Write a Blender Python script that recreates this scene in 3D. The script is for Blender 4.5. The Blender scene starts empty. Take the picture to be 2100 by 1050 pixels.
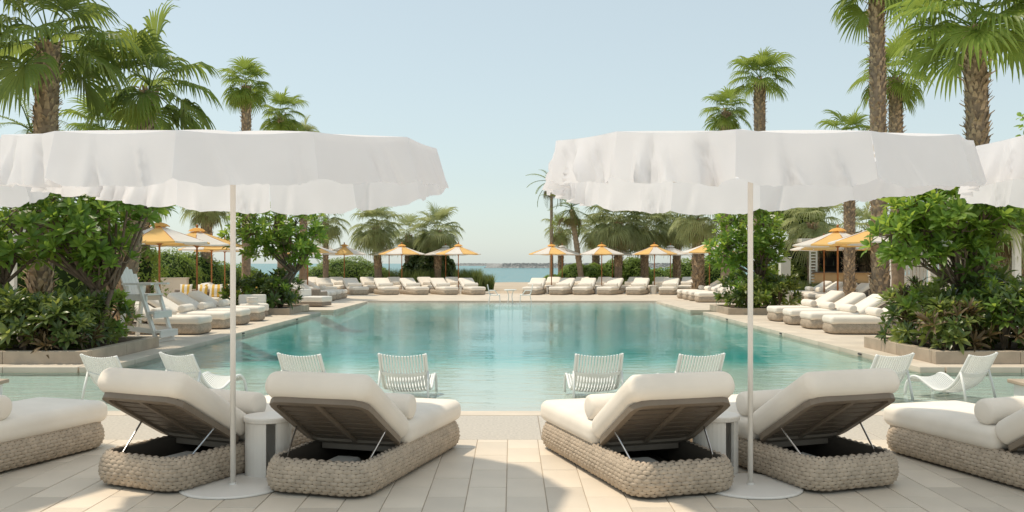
import bpy, bmesh, math, random
from mathutils import Vector, Matrix, Quaternion
R = math.radians
PI = math.pi
scene = bpy.context.scene
col = scene.collection

# ------------------------------------------------------------------ camera
CAM_H, FPX, HORIZON = 1.65, 1866.7, 540.0
cam_d = bpy.data.cameras.new('camera')
cam = bpy.data.objects.new('camera', cam_d)
col.objects.link(cam)
cam.location = (0, 0, CAM_H)
cam.rotation_euler = (R(90), 0, 0)
cam_d.sensor_width = 36.0
cam_d.lens = FPX / 2100 * 36
cam_d.shift_y = (HORIZON - 525) / 2100
cam_d.clip_start, cam_d.clip_end = 0.1, 20000
scene.camera = cam

# ------------------------------------------------------------------ sky and sun
SUN_EL, SUN_FWD = 68.0, 14.0            # sun stands to the left, a little ahead of the camera
S = Vector((-math.cos(R(SUN_EL)) * math.cos(R(SUN_FWD)), math.cos(R(SUN_EL)) * math.sin(R(SUN_FWD)), math.sin(R(SUN_EL))))
world = bpy.data.worlds.new('World')
scene.world = world
world.use_nodes = True
wn = world.node_tree
wn.nodes.clear()
sky = wn.nodes.new('ShaderNodeTexSky')
sky.sky_type = 'NISHITA'
sky.sun_disc = False
sky.sun_elevation = R(SUN_EL)
sky.sun_rotation = math.atan2(S.x, S.y)
sky.altitude = 0
sky.air_density = 1.2
sky.dust_density = 0.6
sky.ozone_density = 1.5
hs = wn.nodes.new('ShaderNodeHueSaturation')
hs.inputs['Saturation'].default_value = 0.6
hs.inputs['Value'].default_value = 1.0
bg = wn.nodes.new('ShaderNodeBackground')
bg.inputs['Strength'].default_value = 0.13
wo = wn.nodes.new('ShaderNodeOutputWorld')
wn.links.new(sky.outputs[0], hs.inputs['Color'])
wb = wn.nodes.new('ShaderNodeMix'); wb.data_type = 'RGBA'; wb.blend_type = 'MULTIPLY'
wb.inputs['Factor'].default_value = 1.0
wb.inputs['B'].default_value = (0.955, 1.03, 1.0, 1)      # hazy, slightly green-blue air
wn.links.new(hs.outputs[0], wb.inputs['A'])
hz = wn.nodes.new('ShaderNodeMix'); hz.data_type = 'RGBA'      # even veil of sea haze over the whole sky
hz.inputs['Factor'].default_value = 0.5
hz.inputs['B'].default_value = (4.2, 4.78, 4.88, 1)
wn.links.new(wb.outputs['Result'], hz.inputs['A'])
wn.links.new(hz.outputs['Result'], bg.inputs['Color'])
wn.links.new(bg.outputs[0], wo.inputs['Surface'])

sun_d = bpy.data.lights.new('sun', 'SUN')
sun_d.energy = 2.7
sun_d.angle = R(2.0)
sun_d.color = (1.0, 0.87, 0.69)
sun = bpy.data.objects.new('sun', sun_d)
sun.rotation_euler = S.to_track_quat('Z', 'Y').to_euler()
sun.location = S * 60
col.objects.link(sun)

vs = scene.view_settings
vs.view_transform = 'Standard'
vs.look = 'None'
vs.exposure = 0.23
vs.gamma = 1.0
vs.use_curve_mapping = False
scene.render.engine = 'CYCLES'
cy = scene.cycles
cy.max_bounces = 7
cy.diffuse_bounces = 3
cy.glossy_bounces = 4
cy.transmission_bounces = 5
cy.transparent_max_bounces = 8
cy.sample_clamp_indirect = 6
cy.caustics_reflective = False
cy.caustics_refractive = False
cy.use_denoising = True

# ------------------------------------------------------------------ helpers
def at(px, py, Y):
    """place seen at photo pixel (px, py) when it stands Y metres ahead of the viewpoint"""
    return Vector(((px - 1050) * Y / FPX, Y, CAM_H - (py - HORIZON) * Y / FPX))

def obj(name, mesh, mat=None, parent=None, loc=None, rot=None):
    o = bpy.data.objects.new(name, mesh)
    col.objects.link(o)
    if mat is not None and not mesh.materials:
        mesh.materials.append(mat)
    if parent is not None:
        o.parent = parent
    if loc is not None:
        o.location = loc
    if rot is not None:
        o.rotation_euler = rot
    return o

def tag(o, label=None, cat=None, group=None, kind=None):
    if label: o['label'] = label
    if cat: o['category'] = cat
    if group: o['group'] = group
    if kind: o['kind'] = kind
    return o

def thing(name, label, cat, loc=(0, 0, 0), rz=0.0, group=None):
    o = bpy.data.objects.new(name, None)
    o.empty_display_size = 0.1
    col.objects.link(o)
    o.location = loc
    o.rotation_euler = (0, 0, rz)
    return tag(o, label, cat, group)

def dup(root, loc, rz, label, group=None, keep=None, scale=None):
    r = root.copy(); col.objects.link(r)
    r.location = loc; r.rotation_euler = (0, 0, rz)
    r['label'] = label
    if group: r['group'] = group
    if scale: r.scale = (scale,) * 3
    for ch in list(root.children):
        base = ch.name.split('.')[0]
        if keep and base not in keep:
            continue
        c = ch.copy(); col.objects.link(c); c.parent = r
        for g in list(ch.children):
            d = g.copy(); col.objects.link(d); d.parent = c
    return r

class MB:
    def __init__(self):
        self.v, self.f = [], []
    def add(self, vs, fs):
        n = len(self.v)
        self.v.extend([tuple(p) for p in vs])
        self.f.extend([tuple(i + n for i in f) for f in fs])
        return self
    def box(self, c, s, rot=None):
        x, y, z = s[0] / 2, s[1] / 2, s[2] / 2
        p = [Vector(q) for q in ((-x,-y,-z),(x,-y,-z),(x,y,-z),(-x,y,-z),(-x,-y,z),(x,-y,z),(x,y,z),(-x,y,z))]
        if rot is not None:
            p = [rot @ q for q in p]
        c = Vector(c)
        return self.add([q + c for q in p], [(0,3,2,1),(4,5,6,7),(0,1,5,4),(1,2,6,5),(2,3,7,6),(3,0,4,7)])
    def beam(self, a, b, w, h, up=(0, 0, 1)):
        a, b = Vector(a), Vector(b)
        d = (b - a).normalized()
        s = d.cross(Vector(up))
        if s.length < 1e-4: s = Vector((1, 0, 0))
        s.normalize()
        u = s.cross(d)
        p = []
        for q in (a, b):
            for i, j in ((-1,-1),(1,-1),(1,1),(-1,1)):
                p.append(q + s * (i * w / 2) + u * (j * h / 2))
        return self.add(p, [(0,1,2,3),(7,6,5,4),(0,4,5,1),(1,5,6,2),(2,6,7,3),(3,7,4,0)])
    def tube(self, pts, rad, n=8, cap=True):
        pts = [Vector(p) for p in pts]
        m = len(pts)
        if not hasattr(rad, '__len__'): rad = [rad] * m
        ref = None
        vs = []
        for i, p in enumerate(pts):
            d = (pts[min(i + 1, m - 1)] - pts[max(i - 1, 0)]).normalized()
            if ref is None:
                ref = d.orthogonal().normalized()
            ref = (ref - d * ref.dot(d)).normalized()
            b = d.cross(ref)
            for k in range(n):
                a = 2 * PI * k / n
                vs.append(p + (ref * math.cos(a) + b * math.sin(a)) * rad[i])
        fs = []
        for i in range(m - 1):
            for k in range(n):
                k2 = (k + 1) % n
                fs.append((i*n + k, i*n + k2, (i+1)*n + k2, (i+1)*n + k))
        if cap:
            fs.append(tuple(reversed(range(n))))
            fs.append(tuple((m - 1) * n + k for k in range(n)))
        return self.add(vs, fs)
    def lathe(self, prof, n=20, c=(0, 0, 0)):
        c = Vector(c); vs = []; fs = []
        for r, z in prof:
            for k in range(n):
                a = 2 * PI * k / n
                vs.append(c + Vector((r * math.cos(a), r * math.sin(a), z)))
        for i in range(len(prof) - 1):
            for k in range(n):
                k2 = (k + 1) % n
                fs.append((i*n + k, i*n + k2, (i+1)*n + k2, (i+1)*n + k))
        fs.append(tuple(reversed(range(n))))
        fs.append(tuple((len(prof) - 1) * n + k for k in range(n)))
        return self.add(vs, fs)
    def rbox(self, c, s, r, n=5, puff=0.0, rot=None):
        """cushion: a box with edges rounded by r, faces bulged by puff"""
        c = Vector(c); h = Vector(s) / 2
        r = min(r, h.x, h.y, h.z)
        inner = Vector((h.x - r, h.y - r, h.z - r))
        g = n * 2
        lin = [-1 + 2 * i / g for i in range(g + 1)]
        vid = {}; vs = []; fs = []
        def vert(p):
            key = (round(p[0], 4), round(p[1], 4), round(p[2], 4))
            if key in vid: return vid[key]
            q = []
            for a in range(3):
                t = p[a]
                # parameter: centre flat third spaced linearly, edges packed in the rounded part
                s_ = math.copysign(abs(t), t)
                k = 0.45
                lim = inner[a]
                if abs(s_) <= k:
                    val = s_ / k * lim
                else:
                    e = (abs(s_) - k) / (1 - k)
                    val = math.copysign(lim + r * math.tan(e * PI / 4), s_)
                q.append(val)
            q = Vector(q)
            cl = Vector((max(-inner.x, min(inner.x, q.x)), max(-inner.y, min(inner.y, q.y)), max(-inner.z, min(inner.z, q.z))))
            d = q - cl
            if d.length > 1e-6:
                pos = cl + d.normalized() * r
            else:
                pos = q
            if puff:
                fx = 1 - min(1, abs(pos.x / h.x)) ** 2; fy = 1 - min(1, abs(pos.y / h.y)) ** 2
                pos = Vector((pos.x, pos.y, pos.z + math.copysign(puff * fx * fy, pos.z) * min(1, abs(pos.z) / h.z)))
            if rot is not None: pos = rot @ pos
            vid[key] = len(vs); vs.append(pos + c)
            return vid[key]
        for ax in range(3):
            for sgn in (-1, 1):
                for i in range(g):
                    for j in range(g):
                        quad = []
                        for (a, b) in ((i, j), (i + 1, j), (i + 1, j + 1), (i, j + 1)):
                            p = [0, 0, 0]
                            p[ax] = sgn; p[(ax + 1) % 3] = lin[a]; p[(ax + 2) % 3] = lin[b]
                            quad.append(vert(p))
                        fs.append(tuple(quad if sgn > 0 else reversed(quad)))
        return self.add(vs, fs)
    def mesh(self, name, smooth=False, mat=None):
        m = bpy.data.meshes.new(name)
        m.from_pydata(self.v, [], self.f)
        m.update()
        if smooth:
            m.polygons.foreach_set('use_smooth', [True] * len(m.polygons))
        if mat: m.materials.append(mat)
        return m
    def build(self, name, mat, parent=None, smooth=False, loc=None, rot=None):
        return obj(name, self.mesh(name, smooth, mat), None, parent, loc, rot)

def rotz(a): return Matrix.Rotation(a, 3, 'Z')
def rotx(a): return Matrix.Rotation(a, 3, 'X')

# ------------------------------------------------------------------ materials
def nt(name):
    m = bpy.data.materials.new(name); m.use_nodes = True
    t = m.node_tree; t.nodes.clear()
    o = t.nodes.new('ShaderNodeOutputMaterial')
    return m, t, o

def vary(t, colour, amount=0.15, scale=4.0, rnd=0.1, detail=4.0, tint=None, coords='Object'):
    """colour with noise mottling and a per-object shift"""
    tc = t.nodes.new('ShaderNodeTexCoord')
    nz = t.nodes.new('ShaderNodeTexNoise'); nz.inputs['Scale'].default_value = scale; nz.inputs['Detail'].default_value = detail
    t.links.new(tc.outputs[coords], nz.inputs['Vector'])
    mx = t.nodes.new('ShaderNodeMix'); mx.data_type = 'RGBA'
    c = Vector(colour)
    lo = c * (1 - amount); hi = c * (1 + amount)
    if tint: hi = Vector(tint)
    mx.inputs['A'].default_value = (*lo, 1); mx.inputs['B'].default_value = (*hi, 1)
    mr = t.nodes.new('ShaderNodeMapRange'); mr.inputs['From Min'].default_value = 0.3; mr.inputs['From Max'].default_value = 0.7
    t.links.new(nz.outputs['Fac'], mr.inputs['Value']); t.links.new(mr.outputs[0], mx.inputs['Factor'])
    outp = mx.outputs['Result']
    if rnd:
        oi = t.nodes.new('ShaderNodeObjectInfo')
        m2 = t.nodes.new('ShaderNodeMapRange'); m2.inputs['To Min'].default_value = 1 - rnd; m2.inputs['To Max'].default_value = 1 + rnd
        t.links.new(oi.outputs['Random'], m2.inputs['Value'])
        h = t.nodes.new('ShaderNodeHueSaturation')
        t.links.new(m2.outputs[0], h.inputs['Value']); t.links.new(outp, h.inputs['Color'])
        outp = h.outputs[0]
    return outp, nz, tc

def solid(name, colour, rough=0.6, amount=0.1, scale=5.0, rnd=0.05, metal=0.0, bump=0.0, bscale=60.0, spec=0.4, tint=None, detail=4.0):
    m, t, o = nt(name)
    b = t.nodes.new('ShaderNodeBsdfPrincipled')
    cs, nz, tc = vary(t, colour, amount, scale, rnd, detail, tint)
    t.links.new(cs, b.inputs['Base Color'])
    b.inputs['Roughness'].default_value = rough
    b.inputs['Metallic'].default_value = metal
    b.inputs['Specular IOR Level'].default_value = spec
    if bump:
        n2 = t.nodes.new('ShaderNodeTexNoise'); n2.inputs['Scale'].default_value = bscale; n2.inputs['Detail'].default_value = 3
        t.links.new(tc.outputs['Object'], n2.inputs['Vector'])
        bp = t.nodes.new('ShaderNodeBump'); bp.inputs['Strength'].default_value = bump; bp.inputs['Distance'].default_value = 0.01
        t.links.new(n2.outputs['Fac'], bp.inputs['Height']); t.links.new(bp.outputs[0], b.inputs['Normal'])
    t.links.new(b.outputs[0], o.inputs['Surface'])
    return m

def leafmat(name, colour, trans=None, tw=0.35, rough=0.45, amount=0.3, scale=3.0, rnd=0.25, spec=0.35):
    m, t, o = nt(name)
    b = t.nodes.new('ShaderNodeBsdfPrincipled')
    cs, nz, tc = vary(t, colour, amount, scale, rnd)
    t.links.new(cs, b.inputs['Base Color'])
    b.inputs['Roughness'].default_value = rough
    b.inputs['Specular IOR Level'].default_value = spec
    tr = t.nodes.new('ShaderNodeBsdfTranslucent')
    if trans is None: trans = (colour[0] * 1.7, colour[1] * 1.5, colour[2] * 0.7)
    tr.inputs['Color'].default_value = (*trans, 1)
    ms = t.nodes.new('ShaderNodeMixShader'); ms.inputs[0].default_value = tw
    t.links.new(b.outputs[0], ms.inputs[1]); t.links.new(tr.outputs[0], ms.inputs[2])
    t.links.new(ms.outputs[0], o.inputs['Surface'])
    return m

def fabric(name, colour, tw=0.3, weave=900.0, amount=0.04, rnd=0.03, bump=0.08, wrinkle=0.0):
    m, t, o = nt(name)
    b = t.nodes.new('ShaderNodeBsdfPrincipled')
    cs, nz, tc = vary(t, colour, amount, 2.5, rnd)
    t.links.new(cs, b.inputs['Base Color'])
    b.inputs['Roughness'].default_value = 0.85
    b.inputs['Specular IOR Level'].default_value = 0.15
    b.inputs['Sheen Weight'].default_value = 0.1
    n2 = t.nodes.new('ShaderNodeTexNoise'); n2.inputs['Scale'].default_value = 7 if wrinkle else weave; n2.inputs['Detail'].default_value = 4
    t.links.new(tc.outputs['Object'], n2.inputs['Vector'])
    bp = t.nodes.new('ShaderNodeBump'); bp.inputs['Strength'].default_value = wrinkle or bump; bp.inputs['Distance'].default_value = 0.02 if wrinkle else 0.002
    t.links.new(n2.outputs['Fac'], bp.inputs['Height']); t.links.new(bp.outputs[0], b.inputs['Normal'])
    if tw:
        tr = t.nodes.new('ShaderNodeBsdfTranslucent'); tr.inputs['Color'].default_value = (*colour, 1)
        ms = t.nodes.new('ShaderNodeMixShader'); ms.inputs[0].default_value = tw
        t.links.new(b.outputs[0], ms.inputs[1]); t.links.new(tr.outputs[0], ms.inputs[2])
        t.links.new(ms.outputs[0], o.inputs['Surface'])
    else:
        t.links.new(b.outputs[0], o.inputs['Surface'])
    return m

M = {}
M['tile'] = solid('deck_tile', (0.68, 0.595, 0.485), 0.55, 0.07, 1.6, 0.09, bump=0.15, bscale=90)
M['grout'] = solid('grout', (0.46, 0.385, 0.30), 0.9)
M['stone'] = solid('pale_stone', (0.62, 0.54, 0.44), 0.7, 0.10, 1.3, 0.05, bump=0.15, bscale=50)
M['terrazzo'] = solid('terrazzo', (0.52, 0.47, 0.40), 0.5, 0.16, 38, 0.03, bump=0.1, bscale=120, detail=8)
M['kerb'] = solid('kerb_stone', (0.46, 0.375, 0.285), 0.8, 0.14, 3.0, 0.06, bump=0.35, bscale=40)
M['sand'] = solid('sand', (0.50, 0.41, 0.31), 0.95, 0.12, 0.3, 0.0, bump=0.4, bscale=6)
M['soil'] = solid('soil', (0.10, 0.06, 0.035), 0.95, 0.3, 6, 0.0, bump=0.6, bscale=25)
M['pool_shelf'] = solid('pool_floor_plaster', (0.70, 0.69, 0.625), 0.7, 0.05, 0.8, 0.0)
M['pool_wall'] = solid('pool_wall_tile', (0.34, 0.52, 0.45), 0.6, 0.08, 3, 0.0)
M['linen'] = fabric('cream_linen', (0.84, 0.775, 0.685), 0.0, 500, 0.05, 0.03, 0.25, wrinkle=0.16)
M['pale_bark'] = solid('pale_palm_bark', (0.36, 0.28, 0.20), 0.95, 0.2, 8, 0.05, bump=0.6, bscale=30)
M['canopy'] = fabric('white_canopy_cloth', (0.90, 0.90, 0.935), 0.48, wrinkle=0.10)
M['rope'] = solid('woven_rope', (0.50, 0.41, 0.315), 0.8, 0.16, 14, 0.04, bump=0.5, bscale=160)
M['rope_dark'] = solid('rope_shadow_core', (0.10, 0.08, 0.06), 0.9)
M['taupe'] = solid('taupe_metal', (0.21, 0.17, 0.13), 0.5, 0.08, 5, 0.03)
M['steel'] = solid('polished_steel', (0.6, 0.6, 0.6), 0.25, 0.05, 5, 0.0, metal=1.0)
M['white'] = solid('white_paint', (0.80, 0.76, 0.70), 0.45, 0.04, 3, 0.02)
M['offwhite'] = solid('off_white_paint', (0.68, 0.66, 0.60), 0.6, 0.05, 2, 0.02)
M['resin'] = solid('white_resin', (0.82, 0.825, 0.79), 0.4, 0.03, 3, 0.02)
M['teak'] = solid('teak_pole', (0.40, 0.155, 0.045), 0.45, 0.25, 9, 0.06)
M['yellow'] = fabric('yellow_canvas', (0.90, 0.58, 0.22), 0.30)
M['pwhite'] = fabric('white_canvas', (0.84, 0.80, 0.75), 0.30)
M['orange'] = fabric('orange_canvas', (0.86, 0.46, 0.12), 0.25)
M['stripe_y'] = fabric('cushion_yellow', (0.78, 0.48, 0.10), 0.0)
M['wicker'] = solid('grey_wicker', (0.33, 0.27, 0.22), 0.8, 0.3, 40, 0.04, bump=0.7, bscale=70)
M['frond'] = leafmat('fan_frond', (0.16, 0.235, 0.05), (0.44, 0.54, 0.10), 0.42)
M['frond_dark'] = leafmat('fan_frond_dark', (0.125, 0.185, 0.055), (0.38, 0.46, 0.09), 0.44)
M['frond_grey'] = leafmat('fan_frond_grey', (0.30, 0.335, 0.17), (0.52, 0.56, 0.26), 0.48)
M['frond_dry'] = leafmat('dry_frond', (0.26, 0.19, 0.10), (0.3, 0.22, 0.1), 0.25)
M['slat'] = solid('slat_taupe', (0.15, 0.12, 0.092), 0.5, 0.1, 5, 0.04)
M['petiole'] = solid('petiole', (0.16, 0.20, 0.05), 0.5)
M['bark'] = solid('palm_bark', (0.27, 0.20, 0.14), 0.95, 0.3, 8, 0.06, bump=0.9, bscale=30)
M['boot'] = solid('leaf_base_bark', (0.42, 0.31, 0.205), 0.95, 0.5, 6, 0.0, bump=0.8, bscale=40)
M['wood_grey'] = solid('branch_bark', (0.17, 0.125, 0.09), 0.9, 0.25, 10, 0.05, bump=0.6, bscale=40)
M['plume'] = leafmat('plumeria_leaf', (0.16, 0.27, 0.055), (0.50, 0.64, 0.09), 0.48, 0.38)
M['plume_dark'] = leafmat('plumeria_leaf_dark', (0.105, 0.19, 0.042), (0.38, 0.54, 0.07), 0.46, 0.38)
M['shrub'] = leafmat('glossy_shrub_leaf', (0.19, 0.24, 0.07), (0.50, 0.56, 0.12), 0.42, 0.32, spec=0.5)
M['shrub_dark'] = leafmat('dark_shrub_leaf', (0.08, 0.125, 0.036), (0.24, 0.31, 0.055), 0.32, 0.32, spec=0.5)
M['fern'] = leafmat('fern_leaf', (0.19, 0.23, 0.075), (0.42, 0.46, 0.12), 0.35, 0.45)
M['shrub_brown'] = leafmat('bronze_shrub_leaf', (0.11, 0.075, 0.035), (0.18, 0.12, 0.04), 0.25, 0.45)
M['hedge'] = leafmat('hedge_leaf', (0.20, 0.30, 0.065), (0.42, 0.54, 0.09), 0.40)
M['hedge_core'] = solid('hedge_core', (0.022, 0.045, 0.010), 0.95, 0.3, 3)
M['reed'] = leafmat('reed_grass', (0.15, 0.20, 0.06), (0.26, 0.30, 0.08), 0.3)
M['flower'] = leafmat('white_petal', (0.80, 0.78, 0.66), (0.8, 0.76, 0.55), 0.3, rnd=0.05, amount=0.05)
M['dark'] = solid('dark_interior', (0.035, 0.033, 0.03), 0.6)
M['tan'] = solid('tan_counter', (0.56, 0.36, 0.18), 0.6, 0.1, 1.0)
M['char'] = solid('charcoal_stone', (0.075, 0.065, 0.06), 0.7, 0.2, 4)
M['rock'] = solid('breakwater_rock', (0.33, 0.33, 0.32), 0.9, 0.25, 0.5, 0.0)
M['glass_dark'] = solid('bottle_glass', (0.10, 0.12, 0.09), 0.15, 0.3, 30, 0.3)

def water_mat(name, tint, bump_s, bump_d, sx, sy, deep=None, rough=0.015):
    m, t, o = nt(name)
    tc = t.nodes.new('ShaderNodeTexCoord')
    mp = t.nodes.new('ShaderNodeMapping'); mp.inputs['Scale'].default_value = (sx, sy, 1)
    t.links.new(tc.outputs['Object'], mp.inputs['Vector'])
    n1 = t.nodes.new('ShaderNodeTexNoise'); n1.inputs['Scale'].default_value = 1.0; n1.inputs['Detail'].default_value = 5.0; n1.inputs['Distortion'].default_value = 0.6
    t.links.new(mp.outputs[0], n1.inputs['Vector'])
    # calm and ruffled patches
    n2 = t.nodes.new('ShaderNodeTexNoise'); n2.inputs['Scale'].default_value = 0.22; n2.inputs['Detail'].default_value = 2
    t.links.new(tc.outputs['Object'], n2.inputs['Vector'])
    mr = t.nodes.new('ShaderNodeMapRange'); mr.inputs['From Min'].default_value = 0.38; mr.inputs['From Max'].default_value = 0.62
    mr.inputs['To Min'].default_value = bump_s * 0.3; mr.inputs['To Max'].default_value = bump_s
    t.links.new(n2.outputs['Fac'], mr.inputs['Value'])
    bp = t.nodes.new('ShaderNodeBump'); bp.inputs['Distance'].default_value = bump_d
    t.links.new(mr.outputs[0], bp.inputs['Strength'])
    t.links.new(n1.outputs['Fac'], bp.inputs['Height'])
    gl = t.nodes.new('ShaderNodeBsdfGlossy'); gl.inputs['Roughness'].default_value = rough
    gl.inputs['Color'].default_value = (0.97, 0.98, 0.98, 1)
    t.links.new(bp.outputs[0], gl.inputs['Normal'])
    fr = t.nodes.new('ShaderNodeFresnel'); fr.inputs['IOR'].default_value = 1.33
    t.links.new(bp.outputs[0], fr.inputs['Normal'])
    ms = t.nodes.new('ShaderNodeMixShader')
    if deep is None:
        t.links.new(fr.outputs[0], ms.inputs[0])
    else:                                   # open sea: wave slopes keep the mean reflectance low
        mm = t.nodes.new('ShaderNodeMath'); mm.operation = 'MULTIPLY'; mm.inputs[1].default_value = 0.5
        t.links.new(fr.outputs[0], mm.inputs[0]); t.links.new(mm.outputs[0], ms.inputs[0])
    if deep is None:
        tr = t.nodes.new('ShaderNodeBsdfTransparent'); tr.inputs['Color'].default_value = (1, 1, 1, 1)
        va = t.nodes.new('ShaderNodeVolumeAbsorption'); va.inputs['Color'].default_value = (*tint, 1); va.inputs['Density'].default_value = 0.70
        t.links.new(va.outputs[0], o.inputs['Volume'])
    else:
        tr = t.nodes.new('ShaderNodeBsdfDiffuse'); tr.inputs['Color'].default_value = (*deep, 1)
    t.links.new(tr.outputs[0], ms.inputs[1]); t.links.new(gl.outputs[0], ms.inputs[2])
    t.links.new(ms.outputs[0], o.inputs['Surface'])
    return m
M['water'] = water_mat('pool_water', (0.06, 0.85, 0.885), 0.9, 0.03, 2.0, 5.5)
M['sea'] = water_mat('sea_water', None, 0.9, 0.9, 0.35, 0.18, deep=(0.10, 0.25, 0.28), rough=0.12)
# ------------------------------------------------------------------ the setting
POOL_X, WATER_Z = 6.5, -0.075
FRONT_Y, SHELF_Y, FAR_Y = 10.16, 14.5, 40.6

def struct(name, mb, mat, smooth=False):
    return tag(mb.build(name, mat, None, smooth), kind='structure')

def slab(x0, x1, y0, y1, z0, z1, mb=None):
    mb = mb or MB()
    return mb.box(((x0 + x1) / 2, (y0 + y1) / 2, (z0 + z1) / 2), (x1 - x0, y1 - y0, z1 - z0))

# ground sheet: sand below everything, with the pool left out, dropping to the shore
gz = -0.03
g = MB()
def sheet(x0, x1, y0, y1, z=gz):
    g.add([(x0, y0, z), (x1, y0, z), (x1, y1, z), (x0, y1, z)], [(0, 1, 2, 3)])
PX = 14.0
sheet(-400, 400, -60, FRONT_Y - 0.3, -0.05)
sheet(-400, -PX, FRONT_Y - 0.3, SHELF_Y + 0.2); sheet(PX, 400, FRONT_Y - 0.3, SHELF_Y + 0.2)
sheet(-400, -7.2, SHELF_Y + 0.2, FAR_Y + .4); sheet(7.2, 400, SHELF_Y + 0.2, FAR_Y + .4)
# beach beyond the pool, gently uneven, falling to the sea
n = len(g.v)
xs = [-400, -200, -100, -60] + [-45 + 3 * i for i in range(31)] + [60, 100, 200, 400]
ys = [FAR_Y + .4, 44, 48, 52, 56, 60, 64, 68, 72, 76, 80, 83, 86, 90, 96, 104]
rnd = random.Random(5)
for y in ys:
    for x in xs:
        z = gz + (rnd.uniform(-.03, .05) if 50 < y < 82 else 0)
        if y > 82: z -= (y - 82) * 0.16
        g.v.append((x, y, z))
w = len(xs)
for j in range(len(ys) - 1):
    for i in range(w - 1):
        g.f.append((n + j*w + i, n + j*w + i + 1, n + (j+1)*w + i + 1, n + (j+1)*w + i))
struct('ground', g, M['sand'])

sea = MB()
sea.add([(-9000, 84, -3), (9000, 84, -3), (9000, 14000, -3), (-9000, 14000, -3)], [(0, 1, 2, 3)])
struct('sea', sea, M['sea'])

# near deck: every tile in view is a piece; the bed under it shows in the joints
TW, TL = 0.281, 0.562
deck = struct('deck', slab(-9, 9, -6, 8.52, -0.05, -0.006), M['grout'])
EDGE = 8.52
tile_m = MB().rbox((0, 0, -0.015), (TW - 0.006, TL - 0.006, 0.03), 0.004, 2).mesh('tile', False, M['tile'])
tr = random.Random(11)
for c in range(-19, 19):
    x = -0.04 + (c + 0.5) * TW
    off = 0.0 if c % 2 == 0 else TL / 2
    y = EDGE - (TL * 0.22 if c % 2 else TL * 0.72)
    # first, a cut piece against the pool band
    top = EDGE
    yy = y
    while top > 5.35:
        ln = top - yy
        if abs(x) < 1.0 + top * 0.60:
            if abs(ln - TL) < 1e-3:
                o = obj('tile', tile_m, None, deck, (x, (top + yy) / 2, tr.uniform(-.0012, .0012)))
            else:
                m = MB().rbox((0, 0, -0.015), (TW - 0.006, ln - 0.006, 0.03), 0.004, 2)
                o = m.build('tile', M['tile'], deck, loc=(x, (top + yy) / 2, 0))
        top = yy; yy -= TL
# plain deck beyond the tiles in view
struct('deck_surround', slab(-40, 40, -12, 5.2, -0.03, -0.004), M['tile'])

# terrazzo band and the lip of the pool
band = struct('pool_band', slab(-PX, PX, 8.52, FRONT_Y - .29, -0.06, -0.012), M['grout'])
bm_ = MB().rbox((0, 0, -0.02), (1.594, 1.345, 0.04), 0.004, 2).mesh('slab', False, M['terrazzo'])
for c in range(-4, 5):
    obj('slab', bm_, None, band, (-0.52 + c * 1.6, 8.52 + 0.675, 0.0))
lip = struct('pool_lip', slab(-PX, PX, FRONT_Y - .284, FRONT_Y - .004, -0.4, -0.016), M['grout'])
lm_ = MB().rbox((0, 0, -0.02), (1.195, .28, 0.05), 0.012, 2).mesh('lip_stone', False, M['stone'])
for c in range(-6, 7):
    obj('lip_stone', lm_, None, lip, (c * 1.2, FRONT_Y - .144, 0.0))

# pool basin
b = MB()
def quad(p0, p1, p2, p3, m=None): (m or b).add([p0, p1, p2, p3], [(0, 1, 2, 3)])
# beach entry and wide shelf
quad((-PX, FRONT_Y, -.085), (PX, FRONT_Y, -.085), (PX, 11.6, -.125), (-PX, 11.6, -.125))
quad((-PX, 11.6, -.125), (PX, 11.6, -.125), (PX, SHELF_Y + .05, -.15), (-PX, SHELF_Y + .05, -.15))
quad((-POOL_X - .3, SHELF_Y + .05, -.15), (POOL_X + .3, SHELF_Y + .05, -.15), (POOL_X + .3, 15.7, -.17), (-POOL_X - .3, 15.7, -.17))
quad((-PX, FRONT_Y - .29, -.3), (PX, FRONT_Y - .29, -.3), (PX, FRONT_Y, -.09), (-PX, FRONT_Y, -.09))
struct('pool_shelf', b, M['pool_shelf'])
# main floor: falls away softly from the shelf and the sides, rises again to the far beach entry
def sst(v):
    v = max(0.0, min(1.0, v)); return v * v * (3 - 2 * v)
b = MB()
fx = [-7.2 + 14.4 * i / 36 for i in range(37)]
fy = [15.6 + (FAR_Y + .05 - 15.6) * j / 50 for j in range(51)]
for y in fy:
    for x in fx:
        dp = .17 + .42 * sst((y - 14.6) / 8.5) * sst((39.5 - y) / 8.5) * sst((6.5 - abs(x)) / 1.1)
        if y > 36.5: dp += (.075 - .17) * sst((y - 36.5) / (FAR_Y - 36.5))
        b.v.append((x, y, -dp))
for j in range(50):
    for i in range(36):
        b.f.append((j*37 + i, j*37 + i + 1, (j+1)*37 + i + 1, (j+1)*37 + i))
struct('pool_floor', b, M['pool_shelf'], True)
# water body
OUT = [(-PX, FRONT_Y - .004), (PX, FRONT_Y - .004), (PX, SHELF_Y + .03), (6.53, SHELF_Y + .03), (6.53, 31.0), (7.08, 31.0), (7.08, 32.6), (6.33, 32.6), (6.33, FAR_Y)]
OUT = OUT + [(-x, y) for x, y in reversed(OUT[2:])]
wm = MB(); n = len(OUT)
for z in (WATER_Z, -.75):
    wm.v += [(x, y, z) for x, y in OUT]
wm.f.append(tuple(range(n))); wm.f.append(tuple(reversed(range(n, 2 * n))))
for i in range(n):
    j = (i + 1) % n
    wm.f.append((i, n + i, n + j, j))
struct('pool_water', wm, M['water'])

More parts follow.
